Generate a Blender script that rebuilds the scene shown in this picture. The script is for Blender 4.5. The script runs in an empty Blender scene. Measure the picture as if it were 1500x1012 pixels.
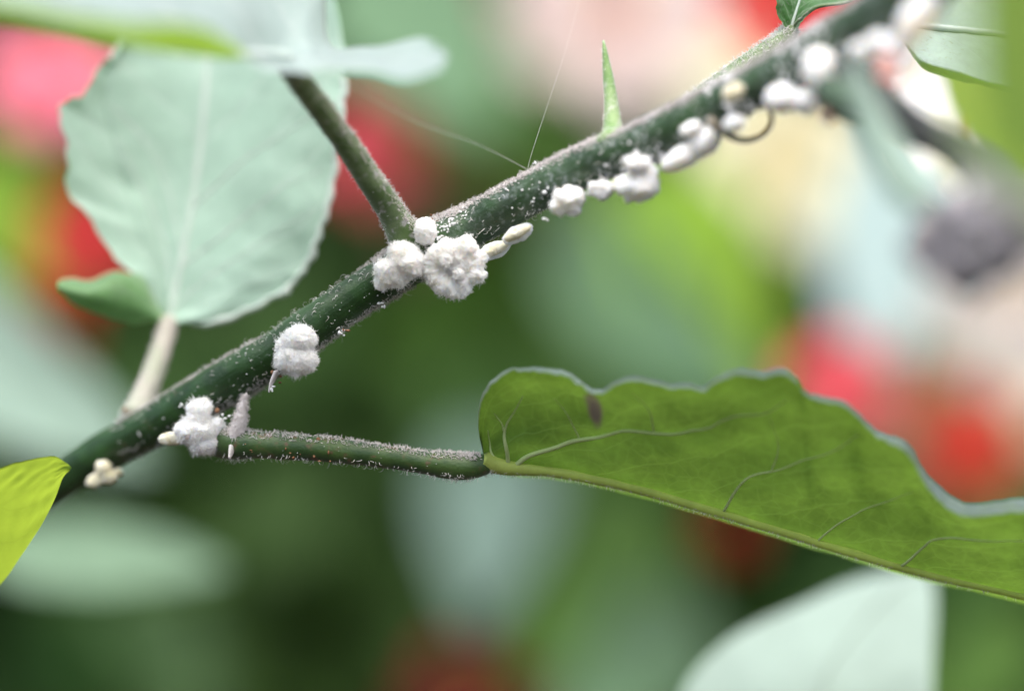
import bpy, bmesh, math, random
import numpy as np
from mathutils import Vector, noise, Matrix

# ------------------------------------------------------------------ scene, camera, light
sc = bpy.context.scene
COL = sc.collection
RND = random.Random(7)
# one Blender unit is one centimetre: the photograph is a close-up about 15 cm wide
sc.unit_settings.scale_length = 0.01
CAM_D, CAM_H, PX = 41.67, 60.0, 100.0
cam_data = bpy.data.cameras.new('camera')
cam = bpy.data.objects.new('camera', cam_data)
COL.objects.link(cam)
cam.location = (0, -CAM_D, CAM_H)
cam.rotation_euler = (math.radians(90), 0, 0)
cam_data.sensor_width = 36.0
cam_data.lens = 100.0
cam_data.clip_start = 1.0
cam_data.clip_end = 60000.0
cam_data.dof.use_dof = True
cam_data.dof.focus_distance = CAM_D - 0.15
APERTURE_RADIUS = 1.25
cam_data.dof.aperture_fstop = cam_data.lens * 1e-3 / (2 * APERTURE_RADIUS)
sc.camera = cam

SUN_ELEV, SUN_AZ = 62.0, -40.0            # azimuth measured from the viewer's side of the plant
world = bpy.data.worlds.new('World')
sc.world = world
world.use_nodes = True
wn = world.node_tree
sky = wn.nodes.new('ShaderNodeTexSky')
sky.sky_type = 'NISHITA'
sky.sun_disc = False
sky.sun_elevation = math.radians(SUN_ELEV)
sky.sun_rotation = math.radians(180 + SUN_AZ)
sky.air_density = 1.0
sky.dust_density = 5.0
bgn = wn.nodes['Background']
bgn.inputs['Strength'].default_value = 0.12
wn.links.new(sky.outputs['Color'], bgn.inputs['Color'])
sun_data = bpy.data.lights.new('sun', 'SUN')
sun_data.energy = 2.2
sun_data.angle = math.radians(60)
sun_data.color = (1.0, 0.965, 0.92)
sun = bpy.data.objects.new('sun', sun_data)
COL.objects.link(sun)
az = math.radians(SUN_AZ)
sdir = Vector((math.sin(az) * math.cos(math.radians(SUN_ELEV)), -math.cos(az) * math.cos(math.radians(SUN_ELEV)),
               math.sin(math.radians(SUN_ELEV))))
sun.rotation_euler = sdir.to_track_quat('Z', 'Y').to_euler()
sc.view_settings.view_transform = 'Standard'
sc.view_settings.look = 'None'
sc.view_settings.exposure = 1.1
sc.view_settings.gamma = 1.0
sc.view_settings.use_curve_mapping = False
sc.render.engine = 'CYCLES'
sc.cycles.use_denoising = True
sc.cycles.max_bounces = 10
sc.cycles.transmission_bounces = 8


# ------------------------------------------------------------------ helpers
def P(px, py, y=0.0):
    """point of the place seen at a pixel of the 1500 x 1012 photograph, y cm behind the plane of focus"""
    k = (CAM_D + y) / CAM_D / PX
    return Vector(((px - 750) * k, y, CAM_H + (506 - py) * k))


def smooth(a, b, x):
    t = min(1, max(0, (x - a) / (b - a)))
    return t * t * (3 - 2 * t)


def spline(ctrl, n):
    """Catmull-Rom through control rows (any dimension), n samples, uniform in index"""
    c = np.array([list(p) for p in ctrl], float)
    m = len(c)
    if m == 2:
        t = np.linspace(0, 1, n)[:, None]
        return c[0] * (1 - t) + c[1] * t
    e = np.vstack([2 * c[0] - c[1], c, 2 * c[-1] - c[-2]])
    u = np.linspace(0, m - 1, n)
    i = np.minimum(u.astype(int), m - 2)
    f = (u - i)[:, None]
    p0, p1, p2, p3 = e[i], e[i + 1], e[i + 2], e[i + 3]
    return 0.5 * ((2 * p1) + (p2 - p0) * f + (2 * p0 - 5 * p1 + 4 * p2 - p3) * f ** 2 + (3 * p1 - p0 - 3 * p2 + p3) * f ** 3)


def pspline(ctrl, n):
    return spline([tuple(P(*c)) for c in ctrl], n)


def link_mesh(name, verts, faces, mat=None, parent=None, uv=None, smooth_on=True, col=None):
    me = bpy.data.meshes.new(name)
    me.from_pydata([tuple(v) for v in verts], [], faces)
    if smooth_on:
        me.polygons.foreach_set('use_smooth', [True] * len(me.polygons))
    if uv is not None:
        lay = me.uv_layers.new(name='UVMap')
        idx = np.zeros(len(me.loops), int)
        me.loops.foreach_get('vertex_index', idx)
        lay.data.foreach_set('uv', np.asarray(uv, float)[idx].ravel())
    if col is not None:
        at = me.color_attributes.new('tint', 'FLOAT_COLOR', 'POINT')
        at.data.foreach_set('color', np.asarray(col, float).ravel())
    me.update()
    o = bpy.data.objects.new(name, me)
    COL.objects.link(o)
    if mat is not None:
        me.materials.append(mat)
    if parent is not None:
        o.parent = parent
        # parents sit unrotated at their base; children keep world coordinates
        o.matrix_parent_inverse = Matrix.Translation(-Vector(parent_loc(parent)))
    return o


def parent_loc(o):
    v = Vector(o.location)
    while o.parent is not None and o.type == 'EMPTY':
        o = o.parent
        v += Vector(o.location)
    return v if o.type == 'EMPTY' else Vector((0, 0, 0)) + Vector(WLOC.get(o.name, (0, 0, 0)))


WLOC = {}


def thing(name, label, cat, loc=(0, 0, 0), group=None):
    o = bpy.data.objects.new(name, None)
    o.empty_display_size = 0.2
    COL.objects.link(o)
    o.location = loc
    o['label'] = label
    o['category'] = cat
    if group:
        o['group'] = group
    return o


def child(name, verts, faces, mat, parent, **kw):
    """part or sub-part: vertices are in world coordinates"""
    label = kw.pop('label', None)
    kind = kw.pop('kind', None)
    o = link_mesh(name, verts, faces, mat, None, **kw)
    root = parent
    while root.parent is not None:
        root = root.parent
    o.parent = parent
    if parent is root:
        o.matrix_parent_inverse = Matrix.Translation(-Vector(root.location))
    if label:
        o['label'] = label
    if kind:
        o['kind'] = kind
    return o


def structure(o):
    o['kind'] = 'structure'
    return o


# ------------------------------------------------------------------ geometry builders
def frames(pts):
    n = len(pts)
    T = np.gradient(pts, axis=0)
    T /= np.linalg.norm(T, axis=1)[:, None] + 1e-12
    ref = np.array([0, 0, 1.0]) if abs(T[0][2]) < 0.9 else np.array([0, -1.0, 0])
    N = np.zeros_like(pts)
    v = ref - T[0] * np.dot(ref, T[0])
    N[0] = v / np.linalg.norm(v)
    for i in range(1, n):
        v = N[i - 1] - T[i] * np.dot(N[i - 1], T[i])
        N[i] = v / (np.linalg.norm(v) + 1e-12)
    return T, N, np.cross(T, N)


class Tube:
    """a round stem along points with radii; keeps its frames so hairs can stand on it"""

    def __init__(self, pts, rad, sides=16, wob=0.0, wfreq=2.0, seed=0, flat=1.0):
        self.p = np.asarray(pts, float)
        self.r = np.asarray(rad, float)
        self.T, self.N, self.B = frames(self.p)
        self.sides, self.wob, self.wfreq, self.seed, self.flat = sides, wob, wfreq, seed, flat
        n = len(self.p)
        ang = np.arange(sides) / sides * 2 * math.pi
        V = []
        uv = []
        L = np.concatenate([[0], np.cumsum(np.linalg.norm(np.diff(self.p, axis=0), axis=1))])
        for i in range(n):
            for j, a in enumerate(ang):
                V.append(self.point(i, a))
                uv.append((L[i], j / sides))
        F = []
        for i in range(n - 1):
            for j in range(sides):
                k = (j + 1) % sides
                F.append((i * sides + j, i * sides + k, (i + 1) * sides + k, (i + 1) * sides + j))
        a = len(V)
        V.append(self.p[0] - self.T[0] * self.r[0] * 0.5)
        V.append(self.p[-1] + self.T[-1] * self.r[-1] * 0.5)
        uv += [(0, 0), (L[-1], 0)]
        for j in range(sides):
            k = (j + 1) % sides
            F.append((a, k, j))
            F.append((a + 1, (n - 1) * sides + j, (n - 1) * sides + k))
        self.V, self.F, self.uv = V, F, uv

    def normal(self, i, a):
        return self.N[i] * math.cos(a) + self.B[i] * math.sin(a)

    def point(self, i, a):
        d = self.normal(i, a)
        r = self.r[i]
        q = self.p[i] + d * r
        if self.wob:
            r *= 1 + self.wob * noise.fractal(Vector(q * self.wfreq) + Vector((self.seed, 0, 0)), 1.0, 2.0, 3)
        return self.p[i] + (self.N[i] * math.cos(a) + self.B[i] * math.sin(a) * self.flat) * r

    def sample(self, rnd, i0=0, i1=None, facing=None):
        n = len(self.p)
        i = rnd.uniform(i0, (i1 or n) - 1.001)
        k = int(i)
        a = rnd.uniform(0, 2 * math.pi)
        p = self.point(k, a) * (1 - (i - k)) + self.point(min(k + 1, n - 1), a) * (i - k)
        return p, self.normal(k, a), self.T[k]

    def top(self, i):
        """angle pointing most upward"""
        return math.atan2(self.B[i][2], self.N[i][2])


def hair_mesh(roots, sides=3, segs=4):
    """roots: list of (pos, dir, length, radius, bend vector, curl amount)"""
    V, F = [], []
    for pos, d, L, r, bend, curl in roots:
        d = d / np.linalg.norm(d)
        b = bend - d * np.dot(bend, d)
        b /= np.linalg.norm(b) + 1e-9
        c = np.cross(d, b)
        base = len(V)
        q = np.array(pos, float) - d * r
        ang = 0.0
        for s in range(segs + 1):
            rr = r * (1 - 0.75 * s / segs)
            t = d * math.cos(ang) + b * math.sin(ang)
            m = b * math.cos(ang) - d * math.sin(ang)
            for k in range(sides):
                a = k / sides * 2 * math.pi
                V.append(q + (m * math.cos(a) + c * math.sin(a)) * rr)
            q = q + t * (L / segs)
            ang += curl / segs
        for s in range(segs):
            for k in range(sides):
                k2 = (k + 1) % sides
                F.append((base + s * sides + k, base + s * sides + k2, base + (s + 1) * sides + k2, base + (s + 1) * sides + k))
        F.append(tuple(base + segs * sides + k for k in range(sides)))
    return V, F


_t = (1 + 5 ** .5) / 2


def icosphere(sub):
    bm = bmesh.new()
    bmesh.ops.create_icosphere(bm, subdivisions=sub, radius=1)
    V = np.array([v.co[:] for v in bm.verts])
    F = [tuple(v.index for v in f.verts) for f in bm.faces]
    bm.free()
    return V, F


ICO = {k: icosphere(k) for k in (1, 2, 3, 4, 5, 6)}


def speck_mesh(items, sub=1):
    """many little grains in one mesh: (pos, radius)"""
    v0, f0 = ICO[sub]
    V, F = [], []
    for pos, r in items:
        s = np.array([RND.uniform(.45, 1.3) for _ in range(3)]) * r
        b = len(V)
        V.extend(list(v0 * s + np.array(pos)))
        F.extend([tuple(i + b for i in f) for f in f0])
    return V, F


def sd_lobes(q, lobes, k):
    """smooth union of rotated ellipsoids; q is N x 3"""
    d = None
    for c, r, R in lobes:
        l = (q - c) @ R
        k0 = np.linalg.norm(l / r, axis=1)
        k1 = np.linalg.norm(l / (r * r), axis=1) + 1e-9
        e = k0 * (k0 - 1) / k1
        if d is None:
            d = e
        else:
            h = np.clip(0.5 + 0.5 * (d - e) / k, 0, 1)
            d = d * (1 - h) + e * h - k * h * (1 - h)
    return d


def blob(lobes, sub=5, k=0.05, disp=0.02, freq=8.0, seed=0, ridge=0.0, fine=0.0):
    """lobes: (centre Vector, (rx, ry, rz), turn about y in degrees) -> welded lumpy surface"""
    L = []
    for c, r, a in lobes:
        R = np.array(Matrix.Rotation(math.radians(a), 3, 'Y'))
        L.append((np.array(c), np.array(r, float), R))
    w = np.array([l[1].prod() for l in L])
    cen = (np.array([l[0] for l in L]) * w[:, None]).sum(0) / w.sum()
    V, F = ICO[sub]
    far = max(np.linalg.norm(l[0] - cen) + l[1].max() for l in L) * 1.3
    t = np.full(len(V), far)
    for _ in range(60):
        t = np.maximum(t - 0.8 * sd_lobes(cen + V * t[:, None], L, k), 0.01)
    Q = cen + V * t[:, None]
    e = 1e-3
    G = np.stack([sd_lobes(Q + np.eye(3)[i] * e, L, k) - sd_lobes(Q - np.eye(3)[i] * e, L, k) for i in range(3)], 1)
    G /= np.linalg.norm(G, axis=1)[:, None] + 1e-9
    out = []
    for q, g in zip(Q, G):
        p = Vector(q * freq) + Vector((seed * 3.1, seed, 0))
        n = noise.fractal(p, 0.9, 2.1, 4)
        a = disp * n
        a += fine * noise.fractal(p * 4.3, .8, 2.0, 3)
        if ridge:
            a += ridge * (0.5 - abs(noise.noise(p * 1.7)))
        out.append(q + g * a)
    return np.array(out), F, G


def grid_faces(nu, nv):
    F = []
    for i in range(nu - 1):
        for j in range(nv - 1):
            F.append((i * nv + j, i * nv + j + 1, (i + 1) * nv + j + 1, (i + 1) * nv + j))
    return F


class Blade:
    """a leaf blade swept through longitudinal curves (world points); s runs across them from -1 to 1"""

    def __init__(self, curves, svals=None, nu=60, nv=25, ruffle=0.0, rfreq=1.6, seed=0, quilt=0.0, flip=False):
        C = [np.asarray(c, float) for c in curves]
        C = [spline(c, nu) if len(c) != nu else c for c in C]
        A = np.stack(C, 1)                        # nu x m x 3
        m = A.shape[1]
        sv = np.linspace(-1, 1, m) if svals is None else np.array(svals, float)
        u = np.linspace(0, m - 1, nv)
        self.S = np.interp(u, np.arange(m), sv)
        G = np.zeros((nu, nv, 3))
        for i in range(nu):
            G[i] = spline(A[i], nv)
        self.nu, self.nv = nu, nv
        self.G = G
        self.flip = flip
        N = self.normals()
        if ruffle or quilt:
            for i in range(nu):
                t = i / (nu - 1)
                for j in range(nv):
                    s = self.S[j]
                    d = 0
                    if ruffle:
                        d += ruffle * abs(s) ** 1.5 * noise.fractal(Vector((t * rfreq * 4, s * 1.5, seed)), 1, 2, 2)
                    if quilt:
                        x = (t - 0.42 * abs(s)) * 9
                        d += quilt * math.sin(abs(s) * math.pi) * (abs(math.sin(x * math.pi * .5)) - .5)
                        d += quilt * .7 * noise.noise(Vector((t * 14, s * 6, seed + 5)))
                    G[i, j] += N[i, j] * d
        self.N = self.normals()

    def normals(self):
        du = np.gradient(self.G, axis=0)
        dv = np.gradient(self.G, axis=1)
        n = np.cross(dv, du) if not self.flip else np.cross(du, dv)
        return n / (np.linalg.norm(n, axis=2)[:, :, None] + 1e-9)

    def at(self, t, s):
        i = min(max(t, 0), 1) * (self.nu - 1)
        j = np.interp(s, self.S, np.arange(self.nv))
        i0, j0 = min(int(i), self.nu - 2), min(int(j), self.nv - 2)
        fi, fj = i - i0, j - j0
        def mix(A):
            return (A[i0, j0] * (1 - fi) * (1 - fj) + A[i0 + 1, j0] * fi * (1 - fj) + A[i0, j0 + 1] * (1 - fi) * fj + A[i0 + 1, j0 + 1] * fi * fj)
        return mix(self.G), mix(self.N)

    def mesh(self):
        V = self.G.reshape(-1, 3)
        F = grid_faces(self.nu, self.nv)
        if self.flip:
            F = [f for f in F]
        else:
            F = [tuple(reversed(f)) for f in F]
        # make face winding agree with self.N
        a, b, c = (V[F[len(F) // 2][k]] for k in range(3))
        fn = np.cross(b - a, c - a)
        mid = len(F) // 2
        i, j = divmod(mid, self.nv - 1)
        if np.dot(fn, self.N[i, j]) < 0:
            F = [tuple(reversed(f)) for f in F]
        T = np.repeat(np.linspace(0, 1, self.nu), self.nv)
        S = np.tile(self.S, self.nu)
        return V, F, np.stack([T, S], 1)

    def rib(self, path, r0, r1, side=1, n=24, sides=6, sink=0.3):
        """tube along a list of (t, s) on the blade, on its upper (1) or lower (-1) face"""
        q = spline(path, n)
        pts, rad = [], []
        for k, (t, s) in enumerate(q):
            p, nn = self.at(t, s)
            r = r0 + (r1 - r0) * k / (n - 1)
            pts.append(p + nn * side * r * sink)
            rad.append(r)
        return Tube(pts, rad, sides)


# ------------------------------------------------------------------ materials
def new_mat(name):
    m = bpy.data.materials.new(name)
    m.use_nodes = True
    nt = m.node_tree
    for n in list(nt.nodes):
        nt.nodes.remove(n)
    out = nt.nodes.new('ShaderNodeOutputMaterial')
    return m, nt, out


class NB:
    def __init__(self, nt):
        self.nt = nt

    def n(self, typ, **kw):
        x = self.nt.nodes.new(typ)
        for k, v in kw.items():
            setattr(x, k, v)
        return x

    def link(self, a, b):
        self.nt.links.new(a, b)

    def math(self, op, a, b=None, c=None, clamp=False):
        x = self.n('ShaderNodeMath', operation=op, use_clamp=clamp)
        for i, v in enumerate((a, b, c)):
            if v is None:
                continue
            if isinstance(v, (int, float)):
                x.inputs[i].default_value = v
            else:
                self.link(v, x.inputs[i])
        return x.outputs[0]

    def noise(self, vec, scale, detail=3, rough=.55):
        x = self.n('ShaderNodeTexNoise')
        x.inputs['Scale'].default_value = scale
        x.inputs['Detail'].default_value = detail
        x.inputs['Roughness'].default_value = rough
        if vec is not None:
            self.link(vec, x.inputs['Vector'])
        return x.outputs['Fac']

    def ramp(self, fac, a, b):
        x = self.n('ShaderNodeMapRange', clamp=True, interpolation_type='SMOOTHSTEP')
        x.inputs['From Min'].default_value = a
        x.inputs['From Max'].default_value = b
        self.link(fac, x.inputs['Value'])
        return x.outputs['Result']

    def mix(self, fac, a, b, blend='MIX'):
        x = self.n('ShaderNodeMix', data_type='RGBA', blend_type=blend)
        for sock, v in ((x.inputs[0], fac), (x.inputs[6], a), (x.inputs[7], b)):
            if isinstance(v, (int, float)):
                sock.default_value = v
            elif isinstance(v, (tuple, list)):
                sock.default_value = (v[0], v[1], v[2], 1)
            else:
                self.link(v, sock)
        return x.outputs[2]

    def bump(self, h, strength, dist):
        x = self.n('ShaderNodeBump')
        x.inputs['Strength'].default_value = strength
        x.inputs['Distance'].default_value = dist
        self.link(h, x.inputs['Height'])
        return x.outputs['Normal']


def leaf_material(name, top, under, glow, trans=0.4, rough=0.45, vein=(0.3, 0.4, 0.2), vein_amt=0.5, nveins=6.0,
                  slope=0.42, mott=0.35, sheen=0.15, spec=0.4, speck=None, patches=None, use_tint=False, net=.25, lift=.72):
    m, nt, out = new_mat(name)
    b = NB(nt)
    geo = b.n('ShaderNodeNewGeometry')
    uvn = b.n('ShaderNodeUVMap', uv_map='UVMap')
    sep = b.n('ShaderNodeSeparateXYZ')
    b.link(uvn.outputs['UV'], sep.inputs[0])
    t, s = sep.outputs[0], sep.outputs[1]
    as_ = b.math('ABSOLUTE', s)
    pos = geo.outputs['Position']
    side = geo.outputs['Backfacing']
    base = b.mix(side, top, under)
    n1 = b.noise(pos, 1.3, 4)
    n2 = b.noise(pos, 9.0, 3)
    mm = b.math('ADD', b.math('MULTIPLY', n1, 0.7), b.math('MULTIPLY', n2, 0.3))
    val = b.n('ShaderNodeMapRange')
    val.inputs['From Min'].default_value = 0.3
    val.inputs['From Max'].default_value = 0.7
    val.inputs['To Min'].default_value = 1 - mott
    val.inputs['To Max'].default_value = 1 + mott
    b.link(mm, val.inputs['Value'])
    v = val.outputs['Result']
    comb = b.n('ShaderNodeCombineXYZ')
    for i in range(3):
        b.link(v, comb.inputs[i])
    base = b.mix(1.0, base, comb.outputs[0], 'MULTIPLY')
    # side veins leaving the midrib, finer net between them
    wig = b.math('MULTIPLY', b.math('SUBTRACT', b.noise(pos, 2.0, 2), 0.5), 0.06)
    x = b.math('ADD', b.math('SUBTRACT', t, b.math('MULTIPLY', as_, slope)), wig)
    fr = b.math('FRACT', b.math('MULTIPLY', x, nveins))
    dist = b.math('ABSOLUTE', b.math('SUBTRACT', fr, 0.5))
    vm = b.math('SUBTRACT', 1.0, b.ramp(dist, 0.0, 0.05))
    mid = b.math('SUBTRACT', 1.0, b.ramp(as_, 0.01, 0.05))
    vor = b.n('ShaderNodeTexVoronoi', feature='DISTANCE_TO_EDGE')
    vor.inputs['Scale'].default_value = 3.6
    b.link(pos, vor.inputs['Vector'])
    net_ = b.math('SUBTRACT', 1.0, b.ramp(vor.outputs['Distance'], 0.0, 0.09))
    vall = b.math('MAXIMUM', b.math('MAXIMUM', vm, mid), b.math('MULTIPLY', net_, net))
    vf = b.math('MULTIPLY', vall, vein_amt)
    base = b.mix(vf, base, vein)
    glowc = b.mix(b.math('MULTIPLY', vf, 0.6), b.mix(1.0, glow, comb.outputs[0], 'MULTIPLY'), (glow[0] * lift, glow[1] * lift, glow[2] * lift))
    if patches:
        for (pt, ps, rt, rs, pc) in patches:
            dx = b.math('DIVIDE', b.math('SUBTRACT', t, pt), rt)
            dy = b.math('DIVIDE', b.math('SUBTRACT', s, ps), rs)
            dd = b.math('ADD', b.math('SQRT', b.math('ADD', b.math('MULTIPLY', dx, dx), b.math('MULTIPLY', dy, dy))),
                        b.math('MULTIPLY', b.math('SUBTRACT', b.noise(pos, 3.0, 3), 0.5), 0.9))
            pm = b.math('SUBTRACT', 1.0, b.ramp(dd, 0.5, 1.1))
            base = b.mix(pm, base, pc)
            glowc = b.mix(pm, glowc, pc)
    if speck:
        sn = b.noise(pos, 16.0, 3)
        sm = b.math('MULTIPLY', b.ramp(sn, 0.60, 0.66), b.ramp(b.noise(pos, 1.1, 2), .38, .62))
        base = b.mix(b.math('MULTIPLY', sm, 0.7), base, speck)
    if use_tint:
        at = b.n('ShaderNodeAttribute', attribute_name='tint')
        base = b.mix(1.0, base, at.outputs['Color'], 'MULTIPLY')
        glowc = b.mix(1.0, glowc, at.outputs['Color'], 'MULTIPLY')
    pr = b.n('ShaderNodeBsdfPrincipled')
    b.link(base, pr.inputs['Base Color'])
    pr.inputs['Roughness'].default_value = rough
    pr.inputs['Specular IOR Level'].default_value = spec
    pr.inputs['Sheen Weight'].default_value = sheen
    pr.inputs['Sheen Roughness'].default_value = 0.5
    h = b.math('ADD', b.math('MULTIPLY', vall, -0.6), b.math('MULTIPLY', n2, 0.5))
    nrm = b.bump(h, 0.35, 0.03)
    b.link(nrm, pr.inputs['Normal'])
    tr = b.n('ShaderNodeBsdfTranslucent')
    b.link(glowc, tr.inputs['Color'])
    mx = b.n('ShaderNodeMixShader')
    mx.inputs[0].default_value = trans
    b.link(pr.outputs[0], mx.inputs[1])
    b.link(tr.outputs[0], mx.inputs[2])
    b.link(mx.outputs[0], out.inputs['Surface'])
    return m


def petal_material(name, inner, outer, trans=0.35):
    m, nt, out = new_mat(name)
    b = NB(nt)
    geo = b.n('ShaderNodeNewGeometry')
    uvn = b.n('ShaderNodeUVMap', uv_map='UVMap')
    sep = b.n('ShaderNodeSeparateXYZ')
    b.link(uvn.outputs['UV'], sep.inputs[0])
    f = b.ramp(sep.outputs[0], 0.1, 0.8)
    c = b.mix(f, inner, outer)
    st = b.n('ShaderNodeTexWave')
    st.inputs['Scale'].default_value = 0.0
    n = b.noise(geo.outputs['Position'], 2.5, 4)
    c = b.mix(b.math('MULTIPLY', b.ramp(n, .35, .75), 0.35), c, (outer[0] * .75, outer[1] * .7, outer[2] * .7))
    pr = b.n('ShaderNodeBsdfPrincipled')
    b.link(c, pr.inputs['Base Color'])
    pr.inputs['Roughness'].default_value = 0.6
    pr.inputs['Specular IOR Level'].default_value = 0.25
    pr.inputs['Sheen Weight'].default_value = 0.2
    tr = b.n('ShaderNodeBsdfTranslucent')
    b.link(c, tr.inputs['Color'])
    mx = b.n('ShaderNodeMixShader')
    mx.inputs[0].default_value = trans
    b.link(pr.outputs[0], mx.inputs[1])
    b.link(tr.outputs[0], mx.inputs[2])
    b.link(mx.outputs[0], out.inputs['Surface'])
    return m


def solid_material(name, c1, c2, scale=4.0, rough=0.6, spec=0.3, sheen=0.0, sss=0.0, ssr=0.05, bump=0.0, bscale=20, c3=None,
                   lo=.4, hi=.62, c3lo=.6, c3hi=.72, c3scale=11.0, sheen_tint=(1, 1, 1)):
    m, nt, out = new_mat(name)
    b = NB(nt)
    geo = b.n('ShaderNodeNewGeometry')
    pos = geo.outputs['Position']
    c = b.mix(b.ramp(b.noise(pos, scale, 4), lo, hi), c1, c2)
    if c3:
        c = b.mix(b.ramp(b.noise(pos, c3scale, 3, .6), c3lo, c3hi), c, c3)
    pr = b.n('ShaderNodeBsdfPrincipled')
    b.link(c, pr.inputs['Base Color'])
    pr.inputs['Roughness'].default_value = rough
    pr.inputs['Specular IOR Level'].default_value = spec
    pr.inputs['Sheen Weight'].default_value = sheen
    pr.inputs['Sheen Tint'].default_value = (*sheen_tint, 1)
    if sss:
        pr.inputs['Subsurface Weight'].default_value = sss
        pr.inputs['Subsurface Radius'].default_value = (1.0, .85, .65)
        pr.inputs['Subsurface Scale'].default_value = ssr
    if bump:
        b.link(b.bump(b.noise(pos, bscale, 4), bump, 0.02), pr.inputs['Normal'])
    b.link(pr.outputs[0], out.inputs['Surface'])
    return m


MAT = {}


def stem_material():
    m, nt, out = new_mat('stem green')
    b = NB(nt)
    pos = b.n('ShaderNodeNewGeometry').outputs['Position']
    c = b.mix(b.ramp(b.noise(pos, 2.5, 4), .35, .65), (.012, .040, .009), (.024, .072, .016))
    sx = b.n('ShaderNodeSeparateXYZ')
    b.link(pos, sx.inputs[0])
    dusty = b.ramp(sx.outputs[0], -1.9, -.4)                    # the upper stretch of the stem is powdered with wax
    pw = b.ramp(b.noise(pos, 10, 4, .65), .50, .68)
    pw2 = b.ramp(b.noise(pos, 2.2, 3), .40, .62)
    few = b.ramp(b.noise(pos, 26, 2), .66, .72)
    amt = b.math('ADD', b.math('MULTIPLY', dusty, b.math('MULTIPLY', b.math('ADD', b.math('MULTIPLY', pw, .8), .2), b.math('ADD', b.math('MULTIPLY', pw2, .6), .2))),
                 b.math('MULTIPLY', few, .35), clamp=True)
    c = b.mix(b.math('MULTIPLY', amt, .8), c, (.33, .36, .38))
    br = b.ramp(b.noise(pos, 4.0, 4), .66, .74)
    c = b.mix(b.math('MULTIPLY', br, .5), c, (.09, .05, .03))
    pr = b.n('ShaderNodeBsdfPrincipled')
    b.link(c, pr.inputs['Base Color'])
    pr.inputs['Roughness'].default_value = .42
    b.link(b.math('ADD', .36, b.math('MULTIPLY', amt, .4)), pr.inputs['Roughness'])
    pr.inputs['Specular IOR Level'].default_value = .35
    pr.inputs['Sheen Weight'].default_value = .10
    mp = b.n('ShaderNodeMapping')
    b.link(b.n('ShaderNodeUVMap', uv_map='UVMap').outputs['UV'], mp.inputs['Vector'])
    mp.inputs['Scale'].default_value = (.8, 22, 1)
    ridge = b.noise(mp.outputs['Vector'], 1.0, 3)
    hh = b.math('ADD', b.math('ADD', b.noise(pos, 24, 4), b.math('MULTIPLY', amt, .6)), b.math('MULTIPLY', ridge, 1.3))
    b.link(b.bump(hh, .45, .025), pr.inputs['Normal'])
    b.link(pr.outputs[0], out.inputs['Surface'])
    return m


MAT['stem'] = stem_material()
MAT['stem_far'] = MAT['stem']
MAT['stalk'] = solid_material('leaf stalk green', (.022, .060, .012), (.045, .095, .018), 2.5, 0.42, 0.45, 0.2, bump=.35, bscale=24,
                              c3=(.11, .06, .035), c3lo=.54, c3hi=.72, c3scale=5)
MAT['stalk_side'] = solid_material('side stalk green', (.07, .13, .035), (.15, .22, .10), 2.2, 0.5, 0.4, 0.35, bump=.35, bscale=24,
                                   c3=(.36, .36, .36), c3lo=.52, c3hi=.72, c3scale=8)
MAT['stalk_pale'] = solid_material('pale stalk', (.38, .40, .31), (.46, .43, .38), 2.0, 0.55, 0.3, 0.4, bump=.2, bscale=15)
MAT['branch'] = solid_material('dark branch', (.025, .03, .028), (.055, .062, .055), 2.0, 0.6, 0.3, 0.5, bump=.3, bscale=12,
                               c3=(.16, .155, .17), c3lo=.58, c3hi=.78, c3scale=4)
MAT['hair'] = solid_material('white plant hair', (.72, .70, .68), (.82, .80, .78), 5, 0.5, 0.3, 0.2)
MAT['fuzz'] = solid_material('grey lilac fuzz', (.62, .57, .57), (.74, .69, .69), 5, 0.6, 0.2, 0.2)
MAT['tendril'] = solid_material('brownish stipule', (.17, .16, .09), (.30, .26, .20), 5, .5, .3, .3)
MAT['wax'] = solid_material('wax grain', (.80, .80, .82), (.86, .86, .88), 5, 0.5, 0.3, 0.2)
MAT['debris'] = solid_material('brown scale bits', (.16, .07, .035), (.34, .19, .11), 14, 0.7, 0.2, bump=.8, bscale=30)
MAT['bug'] = solid_material('mealybug wax', (.89, .86, .82), (.93, .925, .92), 6, 0.75, 0.1, 0.3, sss=.85, ssr=.18, bump=.5, bscale=26,
                            c3=(.82, .70, .48), c3lo=.58, c3hi=.80, c3scale=4.0)
MAT['bug_pure'] = solid_material('white mealybug wax', (.91, .90, .90), (.94, .94, .945), 6, 0.75, 0.1, 0.3, sss=.85, ssr=.18, bump=.5, bscale=30,
                                 c3=(.88, .82, .72), c3lo=.62, c3hi=.80, c3scale=4)
MAT['bug_cream'] = solid_material('cream scale wax', (.66, .60, .40), (.80, .77, .64), 4, 0.6, 0.2, 0.3, sss=.4, ssr=.08, bump=.5, bscale=24)
MAT['bug_fibre'] = solid_material('wax fibre', (.94, .94, .94), (.96, .96, .96), 6, 0.6, 0.1, 0.3)
MAT['bug_tan'] = solid_material('tan mealybug body', (.46, .36, .20), (.56, .46, .30), 3, 0.6, 0.2, 0.2)
MAT['pink_bit'] = solid_material('pinkish bract', (.62, .24, .20), (.70, .36, .30), 3, 0.6, 0.2, 0.3)
MAT['stipule'] = solid_material('stipule green', (.15, .28, .08), (.24, .36, .15), 3, 0.5, 0.3, 0.5, sss=.4, ssr=.1, bump=.2, bscale=18, c3=(.40, .46, .34), c3lo=.55, c3hi=.7, c3scale=8)
MAT['silk'] = solid_material('spider silk', (.80, .82, .78), (.85, .85, .82), 5, 0.35, 0.6)
MAT['mould'] = solid_material('grey withered bud', (.06, .058, .065), (.17, .16, .18), .9, 0.7, 0.2, 0.5, bump=.4, bscale=6,
                              c3=(.42, .40, .44), c3lo=.50, c3hi=.66, c3scale=1.8)
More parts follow.
